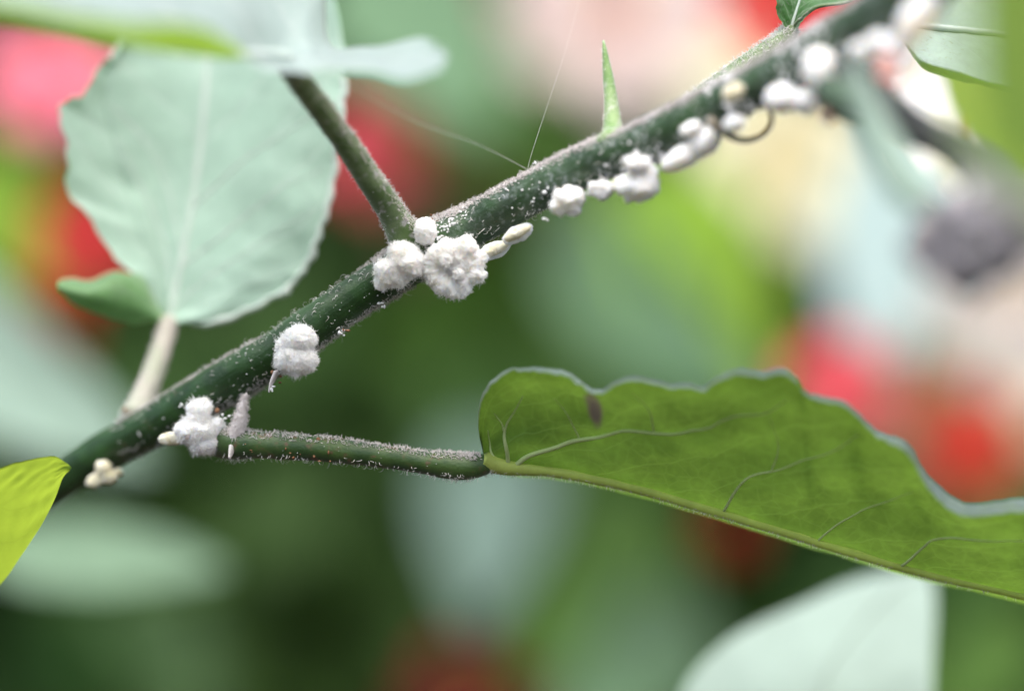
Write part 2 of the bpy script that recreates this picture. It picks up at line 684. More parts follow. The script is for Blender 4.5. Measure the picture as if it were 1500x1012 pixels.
MAT['soil'] = solid_material('soil', (.018, .013, .009), (.045, .034, .022), .25, 0.95, 0.1, bump=.6, bscale=3)
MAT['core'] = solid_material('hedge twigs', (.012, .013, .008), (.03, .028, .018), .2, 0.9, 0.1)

WAXY_TOP = (.30, .42, .38)
MAT['leaf_under'] = leaf_material('sunlit leaf underside', (.20, .27, .27), (.070, .135, .028), (.205, .365, .042), .48, .5,
                                  (.20, .30, .11), .5, 7.0, .55, mott=.34, sheen=.2, spec=.25, net=.42, lift=1.4,
                                  patches=[(.256, .74, .022, .19, (.15, .14, .08)), (.256, .73, .012, .10, (.12, .10, .075))])
MAT['leaf_pale'] = leaf_material('pale leaf', (.345, .505, .42), (.34, .50, .38), (.32, .60, .22), .2, .5,
                                 (.56, .66, .62), .40, 6.0, .5, mott=.16, sheen=.4, spec=.35)
MAT['leaf_pale_curl'] = leaf_material('green curled lobe', (.10, .24, .07), (.14, .30, .11), (.24, .50, .12), .3, .5,
                                      (.3, .4, .3), .3, 4, .5, mott=.3, sheen=.4)
MAT['leaf_lime'] = leaf_material('lime leaf', (.40, .52, .42), (.18, .32, .04), (.66, .86, .07), .60, .45, (.20, .34, .04), .25, 4, .5,
                                 mott=.08, sheen=.2, spec=.3)
MAT['leaf_over'] = leaf_material('glaucous leaf', (.42, .54, .53), (.16, .28, .04), (.30, .50, .04), .40, .42, (.66, .72, .72), .4, 6, .5,
                                 mott=.10, sheen=.5, spec=.4)
MAT['leaf_grey'] = leaf_material('specked grey leaf', (.42, .55, .49), (.32, .46, .07), (.60, .80, .08), .42, .5, (.5, .55, .5), .3, 6, .5,
                                 mott=.2, sheen=.5, spec=.3, speck=(.10, .11, .10))
MAT['leaf_small'] = leaf_material('small dark leaf', (.045, .15, .04), (.09, .20, .08), (.16, .40, .06), .25, .45, (.32, .42, .30), .5, 5, .6,
                                  mott=.25, sheen=.35, speck=(.30, .30, .28))
MAT['leaf_near'] = leaf_material('near green leaf', (.16, .34, .05), (.17, .36, .05), (.85, 1.0, .20), .72, .45, (.2, .35, .1), .3, 5, .5, mott=.12, spec=.15, sheen=.05)
MAT['leaf_sage'] = leaf_material('sage leaf', (.28, .40, .33), (.26, .38, .30), (.3, .5, .25), .25, .5, (.4, .48, .42), .3, 6, .5, mott=.1, sheen=.4)
# leaves of the plants behind
MAT['bg_white'] = leaf_material('whitish leaf', (.295, .395, .345), (.33, .42, .36), (.5, .7, .4), .15, .55, (.40, .49, .44), .3, 6, .5, mott=.10, sheen=.3, spec=.25)
MAT['bg_pale'] = leaf_material('pale green leaf', (.34, .48, .38), (.34, .48, .36), (.3, .55, .2), .18, .55, (.48, .6, .5), .3, 6, .5, mott=.14, sheen=.3, spec=.25)
MAT['bg_palegreen'] = leaf_material('soft green leaf', (.17, .28, .18), (.19, .30, .2), (.3, .55, .2), .2, .55, (.3, .4, .3), .3, 6, .5, mott=.15, sheen=.2, spec=.2)
MAT['bg_paleblue'] = leaf_material('pale blue leaf', (.25, .34, .335), (.24, .32, .31), (.3, .5, .3), .15, .55, (.5, .6, .55), .3, 6, .5, mott=.1, sheen=.2, spec=.2)
MAT['bg_greygreen'] = leaf_material('grey green leaf', (.11, .21, .11), (.11, .20, .11), (.16, .36, .10), .2, .55, (.18, .28, .18), .3, 6, .5, mott=.15, spec=.2)
MAT['bg_bluegrey'] = leaf_material('blue grey leaf', (.15, .235, .205), (.15, .22, .19), (.2, .4, .2), .2, .55, (.24, .32, .28), .3, 6, .5, mott=.12, sheen=.2, spec=.25)
MAT['bg_mid'] = leaf_material('mid green leaf', (.085, .185, .03), (.08, .17, .035), (.17, .38, .04), .3, .55, (.12, .22, .07), .3, 6, .5, mott=.15, spec=.15)
MAT['bg_dark'] = leaf_material('dark green leaf', (.03, .075, .018), (.035, .08, .02), (.06, .18, .02), .25, .45, (.06, .12, .04), .3, 6, .5, mott=.2)
MAT['bg_bright'] = leaf_material('bright green leaf', (.20, .36, .025), (.2, .36, .03), (.42, .68, .05), .5, .5, (.25, .4, .08), .3, 6, .5, mott=.1, spec=.15)
MAT['bg_olive'] = leaf_material('olive brown leaf', (.16, .13, .06), (.17, .14, .06), (.3, .26, .08), .3, .5, (.2, .18, .1), .3, 6, .5, mott=.2)
MAT['bg_yellow'] = leaf_material('cream yellow leaf', (.66, .68, .42), (.6, .62, .38), (.66, .7, .3), .35, .5, (.7, .7, .5), .3, 6, .5, mott=.06)
MAT['bg_hedge'] = leaf_material('hedge leaf', (.046, .105, .026), (.046, .105, .030), (.11, .27, .02), .3, .55, (.08, .14, .05), .3, 6, .5, mott=.2,
                                use_tint=True, spec=.12, sheen=.05)
MAT['p_red'] = petal_material('red petal', (.52, .02, .03), (.74, .035, .04))
MAT['p_pink'] = petal_material('pink red petal', (.86, .10, .16), (.95, .26, .38))
MAT['p_scarlet'] = petal_material('scarlet petal', (.60, .03, .02), (.78, .055, .03))
MAT['p_blush'] = petal_material('blush petal', (.60, .38, .36), (.66, .58, .55), .25)
MAT['p_white'] = petal_material('white petal', (.54, .47, .42), (.60, .57, .56), .25)
MAT['p_bright'] = petal_material('bright white petal', (.84, .82, .80), (.88, .87, .87), .25)
MAT['p_rose'] = petal_material('rose red petal', (.74, .06, .08), (.86, .11, .15))
MAT['p_crimson'] = petal_material('crimson petal', (.40, .015, .04), (.55, .025, .06))
MAT['p_cream'] = petal_material('cream petal', (.66, .58, .32), (.72, .70, .50), .25)
MAT['pollen'] = solid_material('pollen', (.75, .50, .08), (.82, .62, .14), 8, 0.8, 0.1)
MAT['calyx'] = solid_material('calyx green', (.06, .14, .03), (.10, .2, .05), 2, 0.5, 0.3)

# ------------------------------------------------------------------ setting: ground and hedge
N = 40
gv, gf = [], []
ext = 20000.0
xs = [math.copysign(abs(t) ** 3, t) * ext for t in np.linspace(-1, 1, N)]
for yv in xs:
    for xv in xs:
        r = math.hypot(xv, yv)
        gv.append((xv, yv, 1.2 * noise.fractal(Vector((xv, yv, 0)) * .03, 1, 2, 3) if r < 600 else 0.0))
gf = grid_faces(N, N)
ground = structure(link_mesh('ground', gv, gf, MAT['soil']))


def simple_leaf(c, a, n, L, W, V, F, UV, TI, tint):
    """small bent leaf of 8 quads appended to a mass"""
    a = a.normalized()
    b = a.cross(n).normalized()
    n = b.cross(a)
    base = len(V)
    prof = [(0, .06), (.25, .85), (.55, 1.0), (.8, .62), (1, .03)]
    for t, w in prof:
        for s in (-1, 0, 1):
            p = c + a * (t * L) + b * (s * w * W * .5) + n * (abs(s) * w * W * .14 - .18 * L * t * t)
            V.append(p)
            UV.append((t, s))
            TI.append((*tint, 1))
    for i in range(4):
        for j in range(2):
            F.append((base + i * 3 + j, base + i * 3 + j + 1, base + (i + 1) * 3 + j + 1, base + (i + 1) * 3 + j))


def hedge():
    V, F, UV, TI = [], [], [], []
    r = random.Random(21)
    def put(x, y, z, L):
        n = Vector((r.gauss(0, .5), -0.55 + r.gauss(0, .4), .7 + r.gauss(0, .3)))
        a = Vector((r.gauss(0, .8), -.5 + r.gauss(0, .5), -.35 + r.gauss(0, .4)))
        k = r.uniform(.6, 1.5)
        q = noise.noise(Vector((x * .05, y * .05, z * .05)))
        tint = (k * (1 + .5 * q), k, k * (1 - .2 * q))
        simple_leaf(Vector((x, y, z)), a, n, L, L * r.uniform(.5, .7), V, F, UV, TI, tint)
    for _ in range(6500):
        z = r.uniform(2, 145)
        y = 100 + 14 * abs(r.gauss(0, .7)) + 7 * noise.noise(Vector((z * .05, 3, 0)))
        put(r.uniform(-125, 125), y, z, r.uniform(6, 11))
    o = link_mesh('hedge_foliage', V, F, MAT['bg_hedge'], None, uv=UV, col=TI)
    o['kind'] = 'stuff'
    o['label'] = 'dense dark green hedge foliage behind the flowers'
    return o


hedge()
# the woody inside of the hedge: a rough dark bank that closes the gaps between its leaves
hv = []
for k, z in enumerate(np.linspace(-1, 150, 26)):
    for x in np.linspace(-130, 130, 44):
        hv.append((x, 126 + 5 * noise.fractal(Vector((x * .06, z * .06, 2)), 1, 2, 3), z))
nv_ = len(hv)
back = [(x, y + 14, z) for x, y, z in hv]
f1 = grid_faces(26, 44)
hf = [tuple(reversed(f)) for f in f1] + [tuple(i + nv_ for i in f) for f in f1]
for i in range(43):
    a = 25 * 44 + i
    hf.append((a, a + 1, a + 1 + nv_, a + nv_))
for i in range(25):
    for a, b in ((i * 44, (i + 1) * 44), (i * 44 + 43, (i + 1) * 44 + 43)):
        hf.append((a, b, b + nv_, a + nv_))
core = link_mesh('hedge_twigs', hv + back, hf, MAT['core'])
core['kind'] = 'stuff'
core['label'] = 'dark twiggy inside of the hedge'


# ------------------------------------------------------------------ flowers and leaves of the plants behind
FAR = 1.8


def flower(label, px, py, y, dia_px, facing, mat, group='blurred flowers behind the stem', turn=0.0, cup=0.35, seed=0, drop=-20):
    y = y * FAR if y > 15 else y
    c = P(px, py, y)
    R = dia_px * (CAM_D + y) / CAM_D / PX / 2
    t = thing('flower', label, 'flower', c, group)
    n = Vector(facing).normalized()
    a0 = (Vector((0, 0, 1)) - n * n.z).normalized()
    b0 = n.cross(a0)
    r = random.Random(seed)
    for k in range(5):
        th = turn + k * 2 * math.pi / 5
        d = a0 * math.cos(th) + b0 * math.sin(th)
        e = n.cross(d)
        off = n * (.03 * R * (k % 2) + .02 * R * k)
        W = R * r.uniform(.60, .72)
        tw = r.uniform(-.15, .15)
        mid, lf, rt = [], [], []
        for tt in np.linspace(0, 1, 9):
            w = W * (0.16 + 0.9 * math.sin(min(1, tt * 1.08) * math.pi * .60) ** 1.3) * (1 if tt < .8 else math.sqrt(max(0.0, 1 - ((tt - .8) / .205) ** 2)))
            p = c + d * R * tt + n * (cup * R * (1 - (1 - tt) ** 2) - .25 * R * tt ** 3) + off
            mid.append(p)
            lf.append(p - e * w * 0.62 + n * (.10 * R * tt + tw * w))
            rt.append(p + e * w * 0.62 + n * (.10 * R * tt - tw * w))
        bl = Blade([lf, mid, rt], nu=14, nv=9, ruffle=.16 * R, rfreq=1.2, seed=seed + k)
        V, F, uv = bl.mesh()
        child('petal', V, F, mat, t, uv=uv)
    col = Tube([c + n * x * R for x in np.linspace(0, .75, 8)], [R * .05] * 6 + [R * .09, R * .05], 8)
    so = child('stamen_column', col.V, col.F, MAT['pollen'], t)
    cx = Tube([c - n * R * .25, c - n * R * .1, c, c + n * R * .06], [R * .05, R * .16, R * .18, R * .12], 10)
    child('calyx', cx.V, cx.F, MAT['calyx'], t)
    q = c - n * R * .25
    st = Tube(spline([q, q - n * R * .7 + Vector((0, 3, drop * .1)), q + Vector((r.uniform(-2, 2), 14, drop * .6)), q + Vector((r.uniform(-3, 3), 22, drop))], 12), np.linspace(R * .05, R * .08, 12), 6)
    child('flower_stalk', st.V, st.F, MAT['calyx'], t)
    return t


def leaf_thing(label, base, tip, wpx, mat, roll=0.0, droop=.12, cup=.15, group='blurred leaves behind the stem', ruffle=.05, seed=0, fat=.38,
               stalk=True, name='leaf'):
    """leaf of another plant: base and tip are (px, py, y); roll turns the blade about its midrib (+ tilts its face to the sky)"""
    base, tip = (base[0], base[1], base[2] * FAR), (tip[0], tip[1], tip[2] * FAR)
    A, B = P(*base), P(*tip)
    ax = (B - A)
    L = ax.length
    ax = ax / L
    view = (Vector((0, -CAM_D, CAM_H)) - (A + B) * .5).normalized()
    n = (view - ax * view.dot(ax)).normalized()
    n = Matrix.Rotation(math.radians(roll), 3, ax) @ n
    sd = ax.cross(n)
    W = wpx * (CAM_D + (base[2] + tip[2]) / 2) / CAM_D / PX / 2
    t = thing(name, label, 'leaf', A, group)
    mid, lf, rt = [], [], []
    for x in np.linspace(0, 1, 13):
        w = W * (math.sin(math.pi * x ** (fat * 1.9)) ** .75 if 0 < x < 1 else .02)
        p = A + ax * L * x - n * droop * L * (x * x - .25)
        mid.append(p)
        lf.append(p - sd * w + n * cup * w)
        rt.append(p + sd * w + n * cup * w)
    bl = Blade([lf, [(a + b) / 2 for a, b in zip(lf, mid)], mid, [(a + b) / 2 for a, b in zip(rt, mid)], rt], nu=40, nv=17, ruffle=ruffle * W * 2, seed=seed, quilt=.02 * W)
    if bl.N[20, 8].dot(np.array(n)) < 0:
        bl.flip = True
        bl.N = bl.normals()
    V, F, uv = bl.mesh()
    child('blade', V, F, mat, t, uv=uv)
    rb = bl.rib([(0.0, 0), (.5, 0), (.97, 0)], W * .045, W * .012, 1, 20, 6)
    child('midrib', rb.V, rb.F, mat, t, uv=[(0.5, 0.0)] * len(rb.V))
    if stalk:
        q = mid[0]
        st = Tube(spline([q + ax * .02 * L, q - ax * L * .2 + Vector((0, 2, -.5)), q - ax * L * .3 + Vector((0, 12, -8)), q - ax * L * .3 + Vector((0, 24, -18))], 14), np.linspace(W * .05, W * .09, 14), 7)
        child('leaf_stalk', st.V, st.F, MAT['calyx'], t)
    return t


FRONT = (0, -1, .25)
UPF = (0, -.75, .65)
# flowers
flower('bright pink flower half hidden by the pale heart-shaped leaf', 78, 135, 26, 225, (.2, -1, .8), MAT['p_pink'], turn=.3, seed=1)
flower('red flower peeping out below the bright pink one', 135, 350, 24, 170, (-.1, -1, .1), MAT['p_red'], turn=.9, seed=2)
flower('dark red flower low beside the curled leaf lobe', 70, 470, 34, 110, (0, -1, -.4), MAT['p_red'], turn=.2, seed=3)
flower('red flower behind the upright leaf stalk', 540, 222, 34, 165, (.15, -1, .2), MAT['p_rose'], turn=.5, seed=4)
flower('large blush white flower behind the thorn-like stipule', 900, 45, 36, 330, (.05, -1, .5), MAT['p_blush'], turn=.7, seed=5)
flower('small pink flower at the edge of the blush white flower', 775, 5, 40, 90, (0, -1, .3), MAT['p_pink'], turn=.1, seed=6)
flower('vivid red flower behind the small dark leaf at the top', 1165, 15, 22, 230, (-.1, -1, .35), MAT['p_red'], turn=.4, seed=7)
flower('cream yellow flower below the blurred end of the stem', 1150, 262, 34, 300, (.1, -1, .6), MAT['p_cream'], turn=.8, seed=8)
flower('pinkish red flower touching the wavy leaf edge', 1226, 572, 24, 165, (0, -1, .3), MAT['p_rose'], turn=1.1, seed=9)
flower('scarlet flower above the wavy leaf edge near the tip', 1415, 652, 30, 175, (0, -1, .2), MAT['p_scarlet'], turn=.2, seed=10)
flower('very large white flower beyond the grey bud clump', 1500, 445, 36, 340, (-.1, -1, .55), MAT['p_white'], turn=.6, seed=11)
flower('pure white flower between the dark branch and the grey leaf', 1418, 225, 9, 215, (-.1, -1, .5), MAT['p_bright'], turn=.45, seed=12, drop=14)
flower('white flower glimpsed behind the pinkish bracts', 1335, 120, 13, 170, (0, -1, .5), MAT['p_bright'], turn=.5, seed=22, drop=10)
flower('dark red flower in the shade at the bottom', 695, 1020, 34, 220, (0, -1, -.5), MAT['p_crimson'], turn=.5, seed=13)
flower('cream flower under the very large white one', 1490, 590, 40, 170, (0, -1, .5), MAT['p_cream'], turn=.1, seed=14)
flower('small dark red flower under the wavy leaf', 1070, 770, 34, 80, (0, -1, -.3), MAT['p_red'], turn=.4, seed=15)

# leaves
leaf_thing('large pale leaf with drooping tip beside the stem base', (-190, 380, 22), (150, 665, 14), 230, MAT['bg_pale'], roll=25, seed=1)
leaf_thing('pale leaf seen edge on below the stem base', (-20, 812, 14), (325, 818, 13), 120, MAT['bg_palegreen'], roll=-25, seed=2)
leaf_thing('blue grey leaf hanging straight down under the leaf stalk', (730, 640, 38), (700, 880, 32), 190, MAT['bg_bluegrey'], roll=0, seed=3)
leaf_thing('grey green leaf slanting down above the wavy leaf', (830, 330, 34), (1040, 560, 24), 190, MAT['bg_greygreen'], roll=20, seed=4)
leaf_thing('bright green leaf below the cream yellow flower', (960, 250, 32), (1100, 590, 26), 220, MAT['bg_bright'], roll=-15, seed=5)
leaf_thing('mid green leaf in the middle below the stem', (930, 330, 44), (560, 520, 36), 260, MAT['bg_mid'], roll=-20, seed=6)
leaf_thing('pale blue leaf under the dark branch', (1330, 200, 34), (1270, 520, 26), 200, MAT['bg_paleblue'], roll=10, seed=7)
leaf_thing('grey green leaf above the red flower at the top', (540, -60, 40), (690, 140, 30), 260, MAT['bg_greygreen'], roll=-10, seed=8)
leaf_thing('mid green leaf under the spider threads', (640, 90, 42), (850, 260, 34), 220, MAT['bg_mid'], roll=-10, seed=9)
leaf_thing('olive brown leaf showing between the stem and its side stalk', (760, 180, 46), (620, 350, 38), 220, MAT['bg_olive'], roll=0, seed=10)
leaf_thing('olive leaf behind the middle of the stem', (700, 330, 42), (800, 240, 38), 170, MAT['bg_olive'], roll=0, seed=21)
leaf_thing('olive brown leaf just under the white bugs', (830, 240, 40), (930, 380, 34), 130, MAT['bg_olive'], roll=0, seed=11)
leaf_thing('bright green leaf at the frame edge beside the pink flower', (-60, 240, 34), (60, 400, 28), 170, MAT['bg_bright'], roll=0, seed=12)
leaf_thing('green leaf low beside the dark red flower', (960, 760, 36), (800, 960, 28), 230, MAT['bg_mid'], roll=-15, seed=13)
leaf_thing('grey green leaf at the bottom beside the white leaf', (1010, 900, 34), (850, 1060, 26), 190, MAT['bg_greygreen'], roll=-10, seed=14)
leaf_thing('deep green leaf in the lower shade', (200, 860, 40), (290, 1040, 34), 130, MAT['bg_dark'], roll=-10, seed=15)
leaf_thing('yellow green leaf behind the fuzzy shoot', (1110, 20, 44), (1040, 170, 36), 170, MAT['bg_yellow'], roll=0, seed=16)
leaf_thing('olive leaf between the two red flowers', (1300, 500, 42), (1320, 720, 36), 150, MAT['bg_olive'], roll=0, seed=17)
leaf_thing('green leaf low in the corner', (1500, 900, 40), (1380, 1060, 34), 150, MAT['bg_mid'], roll=0, seed=18)

# whitish leaf with the upright tip at the bottom
def outline_leaf(label, curves, mat, svals=None, flip=False, ruffle=.04, seed=0, up=None, group=None, nu=50, nv=21, ribs=True, name='leaf', quilt=.02):
    cs = [pspline(c, nu) for c in curves]
    t = thing(name, label, 'leaf', Vector(cs[len(cs) // 2][0]), group)
    bl = Blade(cs, svals, nu, nv, ruffle, 1.5, seed, quilt)
    if up is not None and np.dot(bl.N[nu // 2, nv // 2], np.array(up)) < 0:
        bl.flip = True
        bl.N = bl.normals()
    V, F, uv = bl.mesh()
    child('blade', V, F, mat, t, uv=uv)
    if ribs:
        rb = bl.rib([(0, 0), (.5, 0), (.97, 0)], .09, .02, 1, 24, 6)
        child('midrib', rb.V, rb.F, mat, t, uv=[(.5, 0.0)] * len(rb.V))
    return t, bl


outline_leaf('whitish leaf pointing up below the wavy green leaf',
             [[(900, 1330, 5.6), (985, 1060, 7.0), (1016, 985, 7.4), (1078, 930, 7.8), (1165, 888, 8.2), (1250, 850, 8.7), (1352, 828, 9.2)],
              [(1130, 1330, 4.9), (1180, 1080, 6.4), (1200, 1000, 6.9), (1230, 950, 7.4), (1270, 900, 8.0), (1310, 860, 8.5), (1354, 829, 9.2)],
              [(1360, 1330, 5.4), (1368, 1080, 6.8), (1366, 1000, 7.2), (1368, 940, 7.7), (1370, 890, 8.3), (1366, 850, 8.9), (1357, 829, 9.2)]],
             MAT['bg_white'], up=(0, -1, .3), seed=3)

# near leaves in front of the stem
outline_leaf('bright lime green leaf with its tip in front of the stem base',
             [[(-330, 800, -1.6), (-120, 730, -1.3), (0, 687, -1.0), (40, 675, -.85), (75, 668, -.75), (92, 674, -.62), (104, 684, -.55)],
              [(-330, 920, -.4), (-150, 830, -.4), (-20, 752, -.5), (25, 727, -.5), (60, 705, -.5), (85, 693, -.5), (104, 685, -.55)],
              [(-330, 1080, 1.2), (-160, 970, 1.0), (-20, 875, .6), (35, 808, .3), (72, 748, 0), (92, 700, -.35), (104, 686, -.55)]],
             MAT['leaf_lime'], up=(0, .5, 1), seed=4, ribs=False, ruffle=.02)
outline_leaf('large out of focus green leaf close to the lens',
             [[(1544, -330, -14.5), (1424, -200, -14.7), (1414, -60, -14.9), (1414, 60, -15.1), (1418, 160, -15.3), (1439, 235, -15.5), (1534, 300, -15.5)],
              [(1640, -330, -15.5), (1600, -200, -15.5), (1554, -60, -15.5), (1544, 60, -15.5), (1549, 160, -15.5), (1554, 250, -15.5), (1564, 340, -15.5)],
              [(1760, -330, -16.1), (1740, -200, -16.3), (1720, -60, -16.4), (1700, 60, -16.5), (1680, 160, -16.5), (1640, 250, -16.1), (1600, 350, -15.5)]],
             MAT['leaf_near'], up=(0, .6, .8), seed=5, ribs=False)
outline_leaf('soft green leaf under the specked grey leaf',
             [[(1385, 95, 7.5), (1400, 150, 7.3), (1432, 195, 7.1), (1460, 240, 6.9)],
              [(1440, 85, 7.7), (1470, 150, 7.7), (1500, 210, 7.5), (1530, 270, 7.3)],
              [(1560, 60, 7.9), (1590, 130, 7.9), (1610, 220, 7.7), (1620, 300, 7.5)]],
             MAT['leaf_near'], up=(0, .6, .8), seed=6, ribs=False)

# ------------------------------------------------------------------ the infested plant
plant = thing('infested_shrub', 'dark green hairy stem with leaves, crossing the picture covered in white bugs', 'plant', P(-60, 800, 3.2))


def ystem(px):
    v = np.interp(px, [-200, 60, 150, 290, 435, 700, 850, 950, 1100, 1200, 1300, 1450], [4.5, 2.7, 2.0, 1.0, .32, .05, -.8, -1.6, -2.9, -4.1, -5.6, -8])
    return v if v > -1 else -1 + (v + 1) * .78


CL = [(-160, 880, 62), (-30, 790, 62), (60, 723, 62), (150, 664, 62), (205, 634, 64), (262, 602, 68), (340, 556, 72), (400, 520, 68), (470, 470, 66), (520, 435, 64), (565, 408, 66),
      (610, 378, 72), (650, 352, 74), (700, 327, 66), (770, 288, 64), (850, 247, 64), (930, 215, 66), (1000, 181, 68), (1070, 147, 70), (1150, 105, 72),
      (1220, 66, 78), (1290, 22, 84), (1360, -30, 84), (1450, -100, 80)]
pts = [P(x, y, ystem(x)) for x, y, w in CL]
rad = [.94 * w / 2 / PX * (CAM_D + ystem(x)) / CAM_D for x, y, w in CL]
NS = 260
sp = spline([(*p, r) for p, r in zip(pts, rad)], NS)
stem = Tube(sp[:, :3], sp[:, 3], 32, wob=.06, wfreq=1.6, seed=1)
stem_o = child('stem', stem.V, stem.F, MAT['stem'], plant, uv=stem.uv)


def stalk(name, ctrl, mat, n=60, sides=16, wob=.08, seed=0, label=None, flat=1.0):
    """ctrl: (px, py, y, width px)"""
    c = [(*P(x, y, d), .95 * w / 2 / PX * (CAM_D + d) / CAM_D) for x, y, d, w in ctrl]
    s = spline(c, n)
    t = Tube(s[:, :3], np.maximum(s[:, 3], .004), sides, wob=wob, wfreq=2.5, seed=seed, flat=flat)
    o = child(name, t.V, t.F, mat, plant, uv=t.uv, label=label)
    return t, o


side_stalk, _ = stalk('leaf_stalk', [(606, 376, .12, 82), (596, 349, -.08, 60), (578, 318, -.3, 45), (545, 268, -.7, 41), (505, 208, -1.2, 39), (468, 158, -1.7, 37), (440, 122, -2.2, 36), (425, 98, -2.6, 36), (424, 88, -2.8, 34)],
                      MAT['stalk_side'], seed=3, label='short leaf stalk rising steeply from the node')
right_stalk, _ = stalk('leaf_stalk', [(318, 640, .7, 58), (338, 649, .45, 52), (362, 651, .3, 44), (430, 655, .15, 40), (500, 660, .1, 39), (560, 668, .05, 36), (620, 677, 0, 35), (660, 682, 0, 42), (690, 683, .0, 40), (722, 678, .02, 28)],
                       MAT['stalk'], seed=4, label='long level leaf stalk carrying the wavy leaf')
left_stalk, _ = stalk('leaf_stalk', [(196, 612, 1.8, 50), (206, 592, 2.0, 40), (222, 550, 2.3, 34), (238, 505, 2.6, 32), (247, 468, 2.8, 30)],
                      MAT['stalk_pale'], seed=5, label='pale pinkish leaf stalk under the heart-shaped leaf')

# --- wavy leaf seen from below
MIDX = [712, 722, 734, 748, 768, 790, 820, 850, 885, 920, 960, 1000, 1050, 1100, 1150, 1200, 1260, 1320, 1380, 1450, 1530, 1640]
MIDY = [674, 680, 684, 687, 688, 690, 694, 699, 706, 714, 724, 736, 751, 766, 781, 797, 815, 832, 848, 863, 882, 905]
apex = [(708, 662, -.03), (701, 625, -.25), (703, 590, -.6), (715, 565, -.9), (742, 544, -1.15), (772, 539, -1.3), (800, 540, -1.45), (822, 541, -1.5), (845, 553, -1.5), (866, 569, -1.5), (884, 570, -1.55),
        (904, 556, -1.75), (930, 551, -1.9), (955, 556, -1.9), (980, 563, -1.85), (1005, 562, -1.95), (1030, 568, -1.9), (1055, 551, -2.1), (1080, 541, -2.25), (1115, 544, -2.2), (1145, 540, -2.3),
        (1165, 552, -2.3), (1180, 572, -2.1), (1205, 582, -2.2), (1235, 587, -2.25), (1258, 606, -2.0), (1285, 630, -1.95), (1315, 640, -2.1), (1336, 660, -1.95), (1352, 688, -1.75), (1380, 716, -1.7),
        (1408, 735, -1.75), (1440, 737, -1.85), (1490, 731, -1.9), (1560, 734, -1.8), (1640, 742, -1.8)]
_mx = [712, 721, 732, 745, 764] + [x + 22 for x, _, _ in apex[5:-1]] + [1640]
mid = [(x, float(np.interp(x, MIDX, MIDY)), .02) for x in _mx]


def between(A, B, f, dy=0.0, dpy=0.0):
    return [(a[0] + (b[0] - a[0]) * f, a[1] + (b[1] - a[1]) * f + dpy, a[2] + (b[2] - a[2]) * f + dy) for a, b in zip(A, B)]


rimw = [float(np.interp(x, [700, 715, 800, 860, 900, 1000, 1140, 1200, 1290, 1340, 1370, 1500], [1, 3, 5, 9, 4, 5, 6, 6, 9, 16, 20, 17])) * (1 + .35 * noise.noise(Vector((x * .02, 1, 0)))) for x, _, _ in apex]
margin = [(x + 1, y + w, d - .16) for (x, y, d), w in zip(apex, rimw)]
apex2 = [(x, y + w * .25, d - .08) for (x, y, d), w in zip(apex, rimw)]
under = [(x, y + w * .35, d + .06) for (x, y, d), w in zip(apex, rimw)]
hidden = [(x, y - 4, d + .25 + 2.2 * smooth(0, 3, i)) for i, (x, y, d) in enumerate(mid)]
NU = 260
cv = [between(mid, hidden, 1.0), between(mid, apex, .03, .0, 0), between(mid, apex, .3, .0), between(mid, apex, .62, .10), between(mid, apex, .9, .06), under, apex, apex2, margin]
cv = [pspline(c, NU) for c in cv[1:]]
for i in range(NU):                                              # small crinkles along the rolled margin
    q = noise.fractal(Vector((i * .11, 3, 0)), 1, 2, 3) * .032 + .02 * noise.noise(Vector((i * .45, 9, 0)))
    for c, f in ((cv[4], .8), (cv[5], 1), (cv[6], 1), (cv[7], 1)):
        c[i] += np.array([0, -q * .6, q * f])
    cv[7][i] += np.array([0, 0, .03 * noise.noise(Vector((i * .3, 5, 0)))])
wl = Blade(cv, [0, .3, .62, .9, .97, 1.0, 1.03, 1.10], NU, 46, quilt=.045, seed=2)
if np.dot(wl.N[NU // 2, 10], np.array([0, 1, .3])) < 0:
    wl.flip = True
    wl.N = wl.normals()
V, F, uv = wl.mesh()
wavy = child('leaf', V, F, MAT['leaf_under'], plant, uv=uv, label='wavy edged green leaf seen from below with daylight shining through')
# the far half of the same blade, folded back behind the midrib
fcv = [pspline(between(mid, hidden, 0.0), NU), pspline(between(mid, hidden, .5, 0, 10), NU), pspline(between(mid, hidden, 1.0, .4, 2), NU)]
fh = Blade(fcv, [0, .5, 1], NU, 9, quilt=.03, seed=6)
if fh.N[NU // 2, 4][2] < 0:
    fh.flip = True
    fh.N = fh.normals()
V, F, uv = fh.mesh()
child('blade_half', V, F, MAT['leaf_under'], wavy, uv=uv)
MAT['vein'] = leaf_material('leaf vein', (.62, .76, .36), (.62, .76, .36), (.90, 1.0, .6), .25, .5, (.2, .32, .09), 0, mott=.1, sheen=.2)
MAT['midrib'] = leaf_material('leaf midrib', (.52, .64, .15), (.52, .64, .15), (.6, .75, .12), .3, .5, (.2, .28, .05), 0, mott=.2, sheen=.2)
rp = pspline([(x, y - 2, d - .02) for x, y, d in mid], 200)
rr = np.concatenate([np.linspace(.17, .085, 30), np.linspace(.085, .06, 170)])
midrib = Tube(rp, rr, 12, wob=.08, seed=8)
child('midrib', midrib.V, midrib.F, MAT['midrib'], wavy, uv=midrib.uv)
rp2 = pspline([(x, y - 13 - 5 * smooth(2, 6, i), d - .03) for i, (x, y, d) in enumerate(mid)][3:], 160)
rib2 = Tube(rp2, np.linspace(.04, .03, 160), 8, wob=.1, seed=9)
child('vein', rib2.V, rib2.F, MAT['vein'], wavy, uv=rib2.uv)
_gx = 750 + wl.G[:, :, 0] * PX * CAM_D / (CAM_D + wl.G[:, :, 1])
_gy = 506 - (wl.G[:, :, 2] - CAM_H) * PX * CAM_D / (CAM_D + wl.G[:, :, 1])
_use = wl.S < .95


